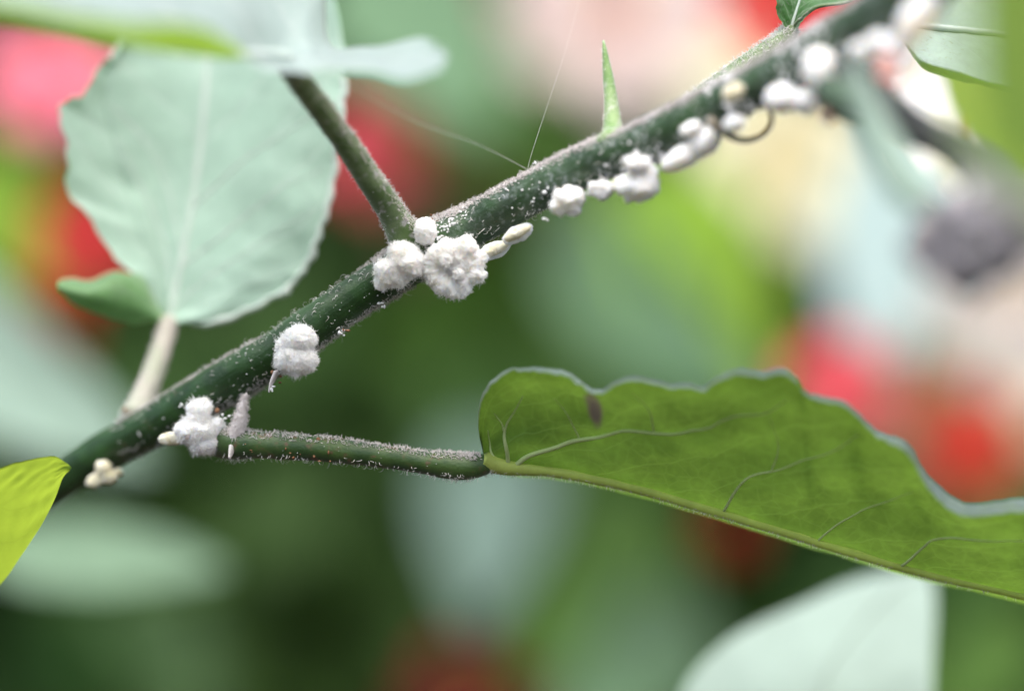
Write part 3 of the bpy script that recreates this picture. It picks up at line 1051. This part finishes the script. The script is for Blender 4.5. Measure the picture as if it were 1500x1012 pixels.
def on_leaf(px, py):
    """blade coordinates of the point of the wavy leaf nearest to a place on it"""
    d = (_gx - px) ** 2 + (_gy - py) ** 2
    d[:, ~_use] = 1e9
    i, j = np.unravel_index(np.argmin(d), d.shape)
    return (i / (wl.nu - 1), wl.S[j])


for path, r0, r1 in [([(744, 680), (742, 658), (739, 640), (742, 622), (754, 600), (768, 578)], .050, .012),
                     ([(740, 632), (733, 618), (724, 606)], .022, .008),
                     ([(724, 670), (718, 652), (714, 630)], .030, .008),
                     ([(752, 682), (790, 663), (850, 645), (890, 637), (960, 632), (1040, 622), (1110, 604), (1150, 590)], .060, .012),
                     ([(848, 645), (832, 612), (812, 580)], .018, .006), ([(960, 632), (950, 600), (925, 575)], .018, .006),
                     ([(1060, 745), (1078, 716), (1110, 692), (1160, 676), (1230, 655), (1262, 635)], .034, .008),
                     ([(1130, 686), (1140, 650), (1128, 610)], .016, .006),
                     ([(1320, 826), (1350, 802), (1400, 790), (1470, 792), (1540, 800)], .034, .012),
                     ([(1200, 792), (1235, 760), (1290, 740), (1340, 722)], .026, .006)]:
    tb = wl.rib([on_leaf(*p) for p in path], r0 * .7, r1 * .6, -1, 40, 6, .5)
    child('vein', tb.V, tb.F, MAT['vein'], wavy, uv=tb.uv)

# --- pale heart-shaped leaf facing the lens
pm = [(246, 474, 2.85), (254, 440, 2.95), (264, 390, 3.05), (274, 340, 3.15), (286, 270, 3.3), (296, 190, 3.4), (302, 120, 3.5), (305, 40, 3.7), (310, -60, 4)]
pr_ = [(250, 476, 2.8), (330, 468, 2.55), (410, 430, 2.4), (445, 395, 2.35), (470, 340, 2.3), (488, 270, 2.35), (500, 180, 2.45), (505, 95, 2.6), (478, -60, 3.0)]
pc_ = [(243, 470, 2.8), (228, 415, 2.95), (212, 362, 3.10), (196, 310, 3.20), (178, 250, 3.28), (162, 190, 3.3), (151, 135, 3.3), (165, 75, 3.4), (235, -60, 3.7)]
pl_ = [(240, 470, 2.8), (204, 410, 2.75), (168, 378, 2.75), (132, 318, 2.75), (101, 282, 2.75), (96, 215, 2.8), (87, 156, 2.85), (124, 136, 3.0), (150, 92, 3.2), (180, 66, 3.3), (230, -60, 3.6)]
_l, _c, _m, _r = (pspline(c, 90) for c in (pl_, pc_, pm, pr_))
_bk = np.array([0, 1.0, 0])
_l0, _r0 = _l.copy(), _r.copy()
for i in range(90):                                              # finely toothed margin
    tooth = .035 * (abs(math.sin(i * .62)) - .5) + .05 * noise.noise(Vector((i * .23, 4, 0)))
    _l[i] += np.array([-tooth, 0, tooth * .4])
    _r[i] += np.array([tooth * 1.2, 0, -tooth * .5])
cs = [_l, _l0 * .93 + _c * .07, _l0 * .45 + _c * .55, _l0 * .06 + _c * .94, _c, _c * .94 + _m * .06, _c * .5 + _m * .5 + _bk * .10, _m, _m * .7 + _r0 * .3 - _bk * .03, _m * .35 + _r0 * .65 - _bk * .1, _m * .05 + _r0 * .95 - _bk * .02, _r]
pb = Blade(cs, [-1, -.97, -.75, -.62, -.6, -.58, -.3, 0, .3, .65, .96, 1], 90, 73, ruffle=.08, rfreq=2, seed=4, quilt=.014)
if pb.N[40, 20][1] > 0:
    pb.flip = True
    pb.N = pb.normals()
V, F, uv = pb.mesh()
heart = child('leaf', V, F, MAT['leaf_pale'], plant, uv=uv, label='pale mint heart-shaped leaf standing behind the stem')
MAT['vein_pale'] = solid_material('pale vein', (.42, .51, .46), (.47, .54, .50), 3, .5, .3, .3)
tb = pb.rib([(0, 0), (.3, 0), (.6, 0), (1, 0)], .065, .018, 1, 40, 8, -.3)
child('midrib', tb.V, tb.F, MAT['vein_pale'], heart, uv=tb.uv)
for path in ([(.03, 0.02), (.22, .28), (.42, .6), (.55, .9)], [(.25, .02), (.4, .3), (.55, .6), (.65, .9)], [(.45, .02), (.6, .35), (.72, .7), (.8, .95)],
             [(.03, -.02), (.25, -.2), (.45, -.45), (.6, -.58)], [(.3, -.02), (.45, -.2), (.6, -.4), (.7, -.55)]):
    tb = pb.rib(path, .020, .008, 1, 24, 6, -.2)
    child('vein', tb.V, tb.F, MAT['vein_pale'], heart, uv=tb.uv)
_mg = pb.rib([(.05, .99), (.3, .99), (.6, .99), (.85, .99)], .05, .05, 1, 120, 8, 0)
_mg = Tube(_mg.p, .045 + .05 * np.array([max(0, noise.noise(Vector((i * .13, 2, 0)))) for i in range(120)]), 8, wob=.3, wfreq=4)
child('leaf_margin', _mg.V, _mg.F, MAT['vein_pale'], heart, uv=_mg.uv)
lobe = Blade([pspline([(240, 474, 2.8), (200, 473, 2.6), (150, 463, 2.35), (110, 447, 2.15), (90, 430, 2.1)], 40),
              pspline([(240, 470, 2.7), (205, 455, 2.35), (160, 440, 2.1), (120, 432, 1.98), (84, 422, 2.0)], 40),
              pspline([(240, 466, 2.8), (208, 425, 2.45), (175, 405, 2.3), (130, 419, 2.15), (86, 412, 2.1)], 40),
              pspline([(241, 464, 2.85), (212, 408, 2.8), (178, 396, 2.8), (130, 410, 2.6), (92, 408, 2.5)], 40)], None, 40, 16, ruffle=.05, seed=9)
if lobe.N[20, 8][1] < 0:
    lobe.flip = True
    lobe.N = lobe.normals()
V, F, uv = lobe.mesh()
child('curled_lobe', V, F, MAT['leaf_pale_curl'], heart, uv=uv)

# --- glaucous leaf at the top, carried by the short stalk, folded along its midrib
om = [(655, 84, -4.2), (600, 90, -3.9), (540, 92, -3.6), (470, 90, -3.2), (425, 86, -3.0), (380, 82, -3.4), (335, 82, -4.2), (280, 78, -4.9), (200, 66, -5.6), (120, 48, -6.2), (40, 30, -6.8), (-120, 0, -7.6)]
of = [(648, 66, -3.9), (610, 55, -3.2), (540, 68, -2.6), (485, 60, -2.0), (478, -60, -1.6), (440, -130, -1.2), (380, -190, -1.0), (300, -230, -1.2), (200, -250, -2), (110, -230, -3), (20, -190, -4.5), (-150, -60, -7)]
on = [(645, 104, -4.6), (600, 118, -4.6), (540, 106, -4.3), (470, 105, -3.8), (430, 103, -3.7), (385, 100, -4.3), (335, 60, -5.6), (285, 36, -6.8), (200, 29, -7.6), (120, 24, -8.0), (40, 8, -8.4), (-120, -20, -8.6)]
cs = [pspline(c, 110) for c in (of, between(of, om, .4, .1), between(of, om, .8, .05), om, between(om, on, .5, .06), on)]
ob = Blade(cs, [-1, -.6, -.2, 0, .5, 1], 110, 34, ruffle=.06, rfreq=2, seed=8, quilt=.03)
if ob.N[50, 6][2] < 0:
    ob.flip = True
    ob.N = ob.normals()
V, F, uv = ob.mesh()
over = child('leaf', V, F, MAT['leaf_over'], plant, uv=uv, label='blue grey folded leaf seen nearly edge on along the top')
tb = ob.rib([(.36, 0), (.6, 0), (.98, 0)], .08, .03, 1, 30, 8, .2)
child('midrib', tb.V, tb.F, MAT['vein_pale'], over, uv=tb.uv)

# --- shoot in focus behind the stem with the small dark leaf
shoot, _ = stalk('shoot', [(985, 172, -1.2, 30), (1040, 135, -.6, 36), (1090, 100, -.2, 36), (1130, 72, 0, 34), (1155, 50, .1, 30), (1160, 38, .1, 18)], MAT['stalk_side'], seed=6)
sm = [(1157, 52, .05), (1162, 30, .05), (1170, 5, .1), (1180, -30, .2), (1190, -90, .4)]
sl = [(1152, 48, 0), (1140, 24, -.15), (1136, 0, -.25), (1134, -40, -.2), (1150, -95, 0)]
sr = [(1164, 50, 0), (1176, 30, -.25), (1200, 10, -.4), (1256, -2, -.3), (1280, -60, -.1)]
cs = [pspline(c, 50) for c in (sl, between(sl, sm, .5, .03), sm, between(sm, sr, .5, .1), sr)]
sb = Blade(cs, None, 50, 25, ruffle=.03, seed=3, quilt=.03)
if sb.N[20, 5][1] > 0:
    sb.flip = True
    sb.N = sb.normals()
V, F, uv = sb.mesh()
sleaf = child('leaf', V, F, MAT['leaf_small'], plant, uv=uv, label='small dark leaf on a fuzzy shoot in front of the red flower')
tb = sb.rib([(0, 0), (.4, 0), (.98, 0)], .03, .012, 1, 20, 6, .2)
child('midrib', tb.V, tb.F, MAT['vein_pale'], sleaf, uv=tb.uv)
tb = sb.rib([(0.02, .05), (.25, .75), (.5, .97), (.8, .97)], .035, .02, 1, 20, 6, .2)
child('vein', tb.V, tb.F, MAT['stalk_side'], sleaf, uv=tb.uv)

# --- specked grey leaf at the upper corner
gm = [(1318, 36, -.2), (1360, 42, .0), (1410, 47, .1), (1470, 53, .15), (1540, 62, .2), (1640, 80, .3)]
gu = [(1320, 30, -.1), (1370, 5, .7), (1420, -15, 1.2), (1480, -30, 1.6), (1550, -25, 1.6), (1640, 20, 1.0)]
gl = [(1316, 48, -.3), (1352, 90, -.75), (1400, 105, -.9), (1450, 122, -1.0), (1540, 138, -1.0), (1640, 120, -.6)]
gfold = [(1316, 50, -.25), (1350, 100, -.6), (1398, 117, -.7), (1448, 130, -.8), (1540, 142, -.8), (1640, 121, -.5)]
cs = [pspline(c, 60) for c in (gu, between(gu, gm, .5, .05), gm, between(gm, gl, .5, .05), between(gm, gl, .93, .02), gl, gfold)]
gb = Blade(cs, [-1, -.5, 0, .5, .9, 1, 1.12], 60, 31, ruffle=.02, seed=5, quilt=.03)
if gb.N[30, 10][2] < 0:
    gb.flip = True
    gb.N = gb.normals()
V, F, uv = gb.mesh()
gleaf = child('leaf', V, F, MAT['leaf_grey'], plant, uv=uv, label='grey green leaf dusted with dark specks and a raised midrib')
tb = gb.rib([(0, 0), (.5, 0), (1, 0)], .055, .045, 1, 30, 8, .6)
child('midrib', tb.V, tb.F, MAT['vein_pale'], gleaf, uv=tb.uv)

# --- near, out of focus continuation: dark side branch, sage leaf, withered bud clump
branch, _ = stalk('branch', [(1240, 92, -4.2, 60), (1275, 138, -4.5, 60), (1330, 182, -4.9, 56), (1390, 215, -5.4, 52), (1440, 254, -6.0, 66), (1464, 296, -7.2, 76), (1454, 335, -8.6, 76)], MAT['branch'], seed=12,
                  label='dark side branch running down to the withered buds')
stub, _ = stalk('branch', [(1205, 128, -4.6, 40), (1235, 145, -4.9, 52), (1262, 162, -5.3, 40), (1290, 184, -5.6, 20)], MAT['stem'], seed=13, label='short dark green stub below the blurred node')

sg = [pspline(c, 40) for c in ([(1248, 78, -6.6), (1275, 120, -7.0), (1310, 190, -7.4), (1355, 255, -7.8), (1400, 300, -8.2), (1440, 330, -8.4)],
                               [(1252, 84, -6.9), (1262, 130, -7.3), (1290, 200, -7.6), (1330, 270, -8.0), (1380, 305, -8.3), (1440, 332, -8.4)],
                               [(1240, 90, -6.6), (1245, 140, -7.0), (1262, 205, -7.4), (1300, 285, -7.8), (1370, 325, -8.2), (1440, 336, -8.4)])]
sgb = Blade(sg, None, 40, 15, ruffle=.03, seed=6)
if sgb.N[20, 7][1] > 0:
    sgb.flip = True
    sgb.N = sgb.normals()
V, F, uv = sgb.mesh()
child('leaf', V, F, MAT['leaf_sage'], plant, uv=uv, label='narrow sage green leaf hanging across the dark branch')
lobes = []
rb_ = random.Random(4)
for (x, y, d, r) in [(1396, 332, -9.2, 44), (1436, 350, -9.6, 51), (1380, 372, -9.3, 40), (1430, 308, -9.5, 38), (1486, 330, -9.8, 47), (1412, 394, -9.5, 38), (1466, 380, -9.7, 38)]:
    k = r / PX * (CAM_D + d) / CAM_D
    lobes.append((P(x, y, d), (k, k * .9, k * rb_.uniform(.9, 1.25)), rb_.uniform(-40, 40)))
V, F, _ = blob(lobes, 5, .05, .16, 2.2, 5, .08)
child('withered_bud_clump', V, F, MAT['mould'], plant, label='dark grey clump of withered buds at the branch end')
for k, (q, rr_) in enumerate([(P(1298, 92, -5.6), .14), (P(1308, 118, -5.8), .11), (P(1290, 112, -5.6), .08), (P(1215, 165, -4.6), .13), (P(1236, 158, -4.7), .1)]):
    V, F, _ = blob([(q, (rr_, rr_ * .5, rr_ * .8), 30 * k)], 3, .02, .02, 9, k)
    child('bract', V, F, MAT['pink_bit'], plant, label='small pinkish bract at the blurred node')

# --- stipules
def cone_part(name, ctrl, mat, label=None, n=30, sides=12, flat=.55, seed=0):
    return stalk(name, ctrl, mat, n, sides, .06, seed, label, flat)


spike, spike_o = cone_part('stipule', [(896, 214, -1.2, 56), (897, 200, -1.0, 40), (897, 180, -.9, 31), (895, 150, -.8, 25), (891, 115, -.7, 19), (887, 85, -.65, 12), (884, 60, -.6, 4)], MAT['stipule'],
                           'pointed pale green stipule standing up like a thorn', flat=.9)
cone_part('stipule', [(855, 228, -.9, 10), (872, 212, -.9, 20), (892, 200, -.95, 20), (905, 194, -1.0, 10)], MAT['stipule'], 'low green base of the thorn-like stipule')
cone_part('stipule', [(1040, 178, -2.6, 18), (1064, 197, -2.3, 13), (1090, 206, -2.1, 10), (1114, 200, -2.0, 9), (1129, 184, -2.0, 8), (1129, 166, -2.1, 7), (1121, 150, -2.4, 6)], MAT['tendril'],
          'thin curled stipule looping under the stem', seed=4)
axil, _ = cone_part('bud_scale', [(346, 642, .32, 34), (350, 622, .25, 25), (354, 604, .22, 17), (357, 590, .22, 11), (361, 576, .25, 4)], MAT['fuzz'], 'pale fuzzy bud scale in the leaf stalk corner', seed=5, flat=.9)
cone_part('bud_scale', [(340, 655, .2, 16), (338, 663, .15, 12), (336, 671, .1, 6)], MAT['fuzz'], 'tiny pale bud scale under the leaf stalk', seed=6)
cone_part('bud_scale', [(405, 545, -.1, 18), (398, 560, -.1, 12), (394, 574, -.1, 5)], MAT['fuzz'], 'small bud scale below the two-lobed bug', seed=7)

# --- hairs, fuzz, wax grains, brown bits
r = random.Random(11)


def hair_coat(tube, n, lmin, lmax, rad, mat, i0=0, i1=None, curl=(1.0, 4.5), up_bias=0.0, top_only=False, flatlay=0.0, name='hair', keep=None):
    roots = []
    tries = 0
    while len(roots) < n and tries < n * 40:
        tries += 1
        p, d, T = tube.sample(r, i0, i1)
        if d[1] > .55:
            continue                                     # the far side is never in view from near the lens
        if top_only and d[2] < top_only:
            continue
        if up_bias and r.random() > up_bias and d[2] < .3 and d[2] > -.55:
            continue
        if keep and not keep(p, d):
            continue
        dd = d + np.array([r.gauss(0, .4), r.gauss(0, .3), r.gauss(0, .4)]) + T * r.choice((-1, 1)) * flatlay
        roots.append((p, dd, r.uniform(lmin, lmax), rad * r.uniform(.7, 1.2), T * r.choice((-1, 1)) + np.array([0, r.gauss(0, .6), r.gauss(0, .3)]), r.uniform(*curl)))
    V, F = hair_mesh(roots)
    return child(name, V, F, mat, plant, kind='stuff')


# long curled hairs along both outlines, sparse on the glossy face
hair_coat(stem, 420, .08, .17, .0055, MAT['hair'], 40, 112, (2.5, 6.0), up_bias=.10)
hair_coat(stem, 700, .06, .15, .0055, MAT['hair'], 112, 200, (1.5, 5.0), up_bias=.12)
hair_coat(stem, 700, .03, .08, .006, MAT['fuzz'], 40, 80, (.5, 3.0), top_only=.80)
hair_coat(stem, 110, .03, .08, .006, MAT['fuzz'], 80, 112, (.5, 3.0), top_only=.86)
hair_coat(stem, 5200, .04, .10, .0070, MAT['fuzz'], 112, 236, (.5, 3.0), top_only=.66)
hair_coat(stem, 1900, .03, .08, .0065, MAT['fuzz'], 150, 236, (.5, 3.0), top_only=.48)
hair_coat(stem, 800, .03, .08, .006, MAT['fuzz'], 60, 120, (.5, 3.0), keep=lambda p, d: d[2] < -.72)
hair_coat(right_stalk, 1300, .03, .075, .0065, MAT['fuzz'], 6, 57, (.5, 3), top_only=.5)
hair_coat(right_stalk, 200, .05, .11, .005, MAT['hair'], 4, 58, (.5, 2.5), keep=lambda p, d: d[2] < -.5)
hair_coat(side_stalk, 1500, .03, .08, .006, MAT['fuzz'], 4, 58, (.5, 3), keep=lambda p, d: d[0] > .62 or d[0] < -.88)
hair_coat(shoot, 900, .04, .10, .006, MAT['hair'], 6, 58, (.5, 3), up_bias=.4)
hair_coat(axil, 420, .03, .09, .007, MAT['fuzz'], 1, 29, (.5, 3))
hair_coat(left_stalk, 300, .04, .08, .006, MAT['fuzz'], 4, 58, (.5, 3))
hair_coat(midrib, 420, .03, .075, .0045, MAT['hair'], 6, 195, (.3, 1.5), keep=lambda p, d: d[2] < -.55)
hair_coat(spike, 160, .02, .04, .005, MAT['hair'], 2, 28, (.3, 1.5))

grains = []
def speckle(tube, n, i0, i1, lo, hi, keep=None):
    k = 0
    for _ in range(n * 20):
        p, d, T = tube.sample(r, i0, i1)
        if d[1] > .2 or (keep and not keep(p, d)):
            continue
        if noise.noise(Vector(p) * 1.6) < -.1:
            continue
        grains.append((p + d * .004, r.uniform(lo, hi) * (1 if r.random() < .85 else 1.8)))
        k += 1
        if k >= n:
            break


speckle(stem, 130, 40, 110, .004, .011)
speckle(stem, 380, 112, 200, .005, .017)
speckle(stem, 150, 112, 150, .006, .020, keep=lambda p, d: d[2] > -.1)
speckle(stem, 110, 200, 236, .02, .05)
speckle(stem, 150, 160, 216, .012, .045, keep=lambda p, d: d[2] < -.45)
speckle(right_stalk, 40, 4, 50, .004, .010)
speckle(side_stalk, 40, 4, 50, .005, .014)
for (x, y, d, rr_) in [(643, 348, -.42, .045), (656, 334, -.36, .05), (662, 325, -.3, .06), (632, 356, -.42, .03), (700, 300, -.1, .045), (263, 595, .55, .045), (326, 618, .35, .06), (330, 608, .35, .045),
                       (500, 488, -.1, .06), (560, 448, -.05, .055), (414, 492, 0, .04), (800, 322, -.9, .05), (785, 238, -.5, .03), (1060, 110, -.3, .10), (1050, 116, -.35, .07), (397, 570, -.15, .05), (655, 370, -.45, .05), (690, 345, -.45, .03)]:
    for _k in range(5):
        grains.append((np.array(P(x + r.gauss(0, 55 * rr_), y + r.gauss(0, 55 * rr_), d + r.uniform(-.02, .02))), rr_ * r.uniform(.3, .62)))
V, F = speck_mesh(grains, 1)
child('wax_grain', V, F, MAT['wax'], plant, kind='stuff')
bits = []
for (x, y, d, rr_, n) in [(318, 601, .35, .07, 1), (510, 478, -.12, .06, 3), (402, 553, -.1, .06, 4), (365, 662, -.1, .03, 3), (466, 643, .0, .045, 1), (470, 670, -.1, .045, 4), (575, 655, 0, .03, 1), (640, 372, -.4, .05, 4), (627, 318, -.3, .03, 3), (186, 606, 1.6, .07, 2), (640, 328, -.3, .03, 3), (430, 668, -.05, .04, 4)]:
    for k in range(n):
        bits.append((np.array(P(x + (r.gauss(0, 7) if n > 1 else 0), y + (r.gauss(0, 5) if n > 1 else 0), d)), rr_ * r.uniform(.35, .8)))
V, F = speck_mesh(bits, 1)
child('bark_flake', V, F, MAT['debris'], plant, kind='stuff')

# ------------------------------------------------------------------ mealybugs
BUGS = 'white waxy bugs sitting on the stem'


def bug(label, lobes, mat='bug', sub=5, k=.05, disp=.03, freq=7, seed=0, fibres=500, flen=.05, ridge=.02, group=BUGS, name='mealybug', fr=.005):
    """lobes: (px, py, y, rx px, rz px, ry cm or None, turn)"""
    L = []
    for (x, y, d, rx, rz, ry, a) in lobes:
        d = d if d > -1 else -1 + (d + 1) * .78
        f = (CAM_D + d) / CAM_D / PX
        L.append((P(x, y, d), (rx * f, ry if ry else .8 * min(rx, rz) * f, rz * f), a))
    V, F, G = blob(L, sub, k, disp, freq, seed, ridge, .014 if fibres > 200 else .004)
    root = thing(name, label, 'insect', P(lobes[0][0], lobes[0][1], lobes[0][2]), group)
    child('body', V, F, MAT[mat], root)
    if fibres:
        q = random.Random(seed)
        roots = []
        for _ in range(fibres * 3):
            i = q.randrange(len(V))
            if G[i][1] > .3:
                continue
            d = G[i] + np.array([q.gauss(0, .5), q.gauss(0, .3), q.gauss(0, .5)])
            # wool comes in tufts
            tuft = .5 + 1.4 * max(0, noise.noise(Vector(V[i]) * 9))
            roots.append((V[i], d, q.uniform(.4, 1.2) * flen * tuft, fr * q.uniform(.7, 1.4), np.array([q.gauss(0, 1), q.gauss(0, 1), q.gauss(0, 1)]), q.uniform(0, 2)))
            if len(roots) >= fibres:
                break
        hv_, hf_ = hair_mesh(roots)
        child('wax_fibre', hv_, hf_, MAT['bug_fibre'], root, kind='stuff', uv=[(1, 0)] * len(hv_))
    return root


bug('fluffy white bug of stacked lobes at the foot of the long leaf stalk',
    [(294, 599, .42, 18, 15, .2, 0), (286, 600, .42, 12, 10, None, 0), (291, 616, .4, 19, 14, .2, 0), (288, 632, .38, 29, 20, .26, 0), (300, 650, .4, 22, 14, .2, -8), (268, 629, .4, 14, 12, None, 0), (316, 628, .42, 15, 17, None, 0), (312, 646, .42, 16, 14, None, 0)], 'bug_pure', 6, k=.03, disp=.035, freq=6, seed=1, fibres=2200, flen=.085, fr=.004)
bug('cream oval bug poking out from under the fluffy stacked one', [(254, 642, .45, 22, 10, None, -4)], 'bug_cream', 4, disp=.008, seed=2, fibres=60, flen=.03)
bug('two-lobed snow white bug on the middle of the lower stem',
    [(439, 497, -.25, 24, 20, .2, 0), (435, 528, -.25, 31, 20, .24, 3), (418, 508, -.22, 14, 14, None, 0), (420, 522, -.2, 18, 16, None, 0)], 'bug_pure', 6, k=.025, disp=.030, freq=7, seed=3, fibres=2600, flen=.09, fr=.004)
bug('lumpy white bug under the foot of the short leaf stalk',
    [(590, 372, -.42, 24, 18, .2, 0), (600, 386, -.45, 20, 20, .2, 0), (572, 398, -.4, 22, 22, .2, 20), (562, 412, -.38, 13, 14, None, 0), (580, 408, -.4, 22, 14, None, -15), (557, 394, -.36, 9, 9, None, 0)],
    'bug', 6, k=.03, disp=.04, freq=5.5, seed=4, fibres=1800, flen=.075, fr=.004)
ros = [(x, y, d, r1, r1 * .92, None, 0) for x, y, r1, d in [(640, 374, 17, -.42), (656, 364, 15, -.42), (680, 366, 19, -.44), (698, 382, 16, -.42), (695, 401, 15, -.40), (681, 414, 15, -.38), (664, 421, 14, -.38),
                                                              (646, 413, 16, -.38), (633, 398, 15, -.40), (629, 384, 13, -.42), (671, 402, 9, -.52), (655, 381, 8, -.52), (680, 428, 6, -.36), (660, 429, 7, -.36), (705, 371, 7, -.4)]]
ros += [(660, 393, -.31, 28, 22, .15, 0), (676, 385, -.44, 16, 12, .1, 30)]
bug('large rosette-shaped white bug with a hollow centre', ros, 'bug', 6, k=.055, disp=.055, freq=5.0, seed=5, fibres=2600, flen=.075, ridge=.03, fr=.004)
bug('small round white bug with a ring mark in the fork', [(623, 337, -.42, 16, 18, .16, 0), (623, 348, -.42, 13, 10, .13, 0), (623, 336, -.53, 7, 7, .06, 0)], 'bug_pure', 5, k=.015, disp=.012, freq=9, seed=6, fibres=350, flen=.04)
b1 = bug('flat cream oval bug nearest the rosette-shaped one', [(725, 365, -.38, 23, 8, .09, -23)], 'bug_cream', 4, disp=.012, freq=9, seed=7, fibres=60, flen=.03)
V, F, _ = blob([(P(725, 366, -.33), (.26, .05, .125), -23)], 4, .02, .02, 7, 3, 0, .006)
child('wax_fringe', V, F, MAT['bug_pure'], b1)
b2 = bug('flat cream oval bug overlapping the end of its twin', [(758, 341, -.58, 22, 8, .09, -27)], 'bug_cream', 4, disp=.012, freq=9, seed=8, fibres=60, flen=.03)
V, F, _ = blob([(P(758, 343, -.53), (.25, .05, .13), -27)], 4, .02, .02, 7, 4, 0, .006)
child('wax_fringe', V, F, MAT['bug_pure'], b2)
bug('chunky white bug first of the row under the stem', [(832, 290, -1.2, 24, 17, .2, -12), (822, 300, -1.2, 16, 14, None, 0), (838, 306, -1.2, 10, 10, None, 0)], 'bug', 5, k=.04, disp=.05, freq=8, seed=9, fibres=600)
bug('small white bug between two bigger ones under the stem', [(880, 278, -1.5, 18, 13, None, 0)], 'bug_pure', 5, disp=.05, freq=8, seed=10, fibres=600)
bug('thick white bug bulging below the stem', [(938, 270, -1.85, 24, 24, .24, 0), (918, 272, -1.8, 20, 14, None, 10), (920, 290, -1.8, 6, 7, None, 0), (950, 262, -1.9, 13, 24, None, 0)], 'bug', 5, k=.05, disp=.05, freq=8, seed=11, fibres=600)
bug('little white cap-like bug above the thick bulging one', [(932, 239, -2.1, 18, 11, .16, 0)], 'bug_pure', 5, disp=.05, freq=8, seed=12, fibres=600)
bug('long slanting white bug curled along the stem underside', [(1030, 210, -2.5, 24, 18, .22, -30), (1000, 230, -2.4, 34, 15, .2, -28), (1040, 200, -2.6, 16, 16, None, 0)], 'bug', 5, k=.06, disp=.02, seed=13, fibres=200)
bug('small white cap-like bug over the long slanting one', [(1012, 189, -2.7, 16, 9, .14, -22)], 'bug_pure', 4, disp=.01, seed=14, fibres=80)
bug('pale bug beside the curled stipule', [(1076, 181, -3.3, 17, 12, .16, -10)], 'bug_pure', 4, disp=.012, seed=15, fibres=60)
bug('small oval cream bug alone on the face of the stem', [(1074, 136, -3.55, 17, 12, .12, -35)], 'bug_cream', 4, disp=.01, seed=16, fibres=60)
bug('round blurred white bug low on the stem', [(1146, 145, -4.0, 27, 21, .24, 0), (1180, 150, -4.2, 18, 17, None, 0)], 'bug_pure', 4, k=.06, disp=.02, seed=17, fibres=60)
bug('tall blurred white bug with a yellowish middle', [(1203, 104, -4.9, 28, 33, .3, -5), (1206, 128, -4.9, 22, 22, .26, 0)], 'bug', 4, k=.08, disp=.02, seed=18, fibres=60)
bug('wide blurred white bug on the stem near the top corner', [(1262, 74, -5.9, 17, 12, .2, 0), (1288, 66, -6.1, 19, 18, .24, 0), (1274, 82, -6.0, 10, 9, .12, 0)], 'bug_pure', 4, k=.05, disp=.05, seed=19, fibres=60)
big = bug('long white bug with a tan stripe at the top corner', [(1345, 22, -6.8, 22, 48, .26, 34), (1362, 10, -6.7, 20, 40, .24, 34), (1316, 74, -6.6, 18, 30, .2, 20)], 'bug_pure', 4, k=.08, disp=.03, seed=20, fibres=60)
V, F, _ = blob([(P(1340, 45, -7.0), (.09, .10, .36), 28)], 3, .05, .01, 5, 3)
child('body_stripe', V, F, MAT['bug_tan'], big)
bug('scruffy cream bug at the shaded lower end of the stem', [(152, 685, 1.5, 11, 11, None, 0), (142, 703, 1.55, 15, 10, None, -20), (172, 692, 1.6, 8, 6, None, 0), (160, 698, 1.5, 10, 10, None, 0)], 'bug_cream', 4, k=.03, disp=.03, seed=21, fibres=120)

# ------------------------------------------------------------------ spider threads
def thread(label, ctrl, rad):
    s = pspline(ctrl, 40)
    t = Tube(s, np.full(40, rad), 6)
    o = link_mesh('spider_thread', t.V, t.F, MAT['silk'])
    o['label'] = label
    o['category'] = 'spider thread'
    o['group'] = 'spider threads tied to the stem'


thread('thin spider thread rising steeply from the stem', [(772, 262, -.45), (776, 235, -.3), (800, 160, .1), (825, 85, .4), (846, 10, .7), (860, -60, .9)], .0012)
thread('faint spider thread slanting down to the stem from the leaf', [(775, 252, -.5), (768, 246, -.6), (700, 212, -1.3), (620, 182, -2.1), (540, 140, -2.9), (490, 104, -3.3)], .0026)
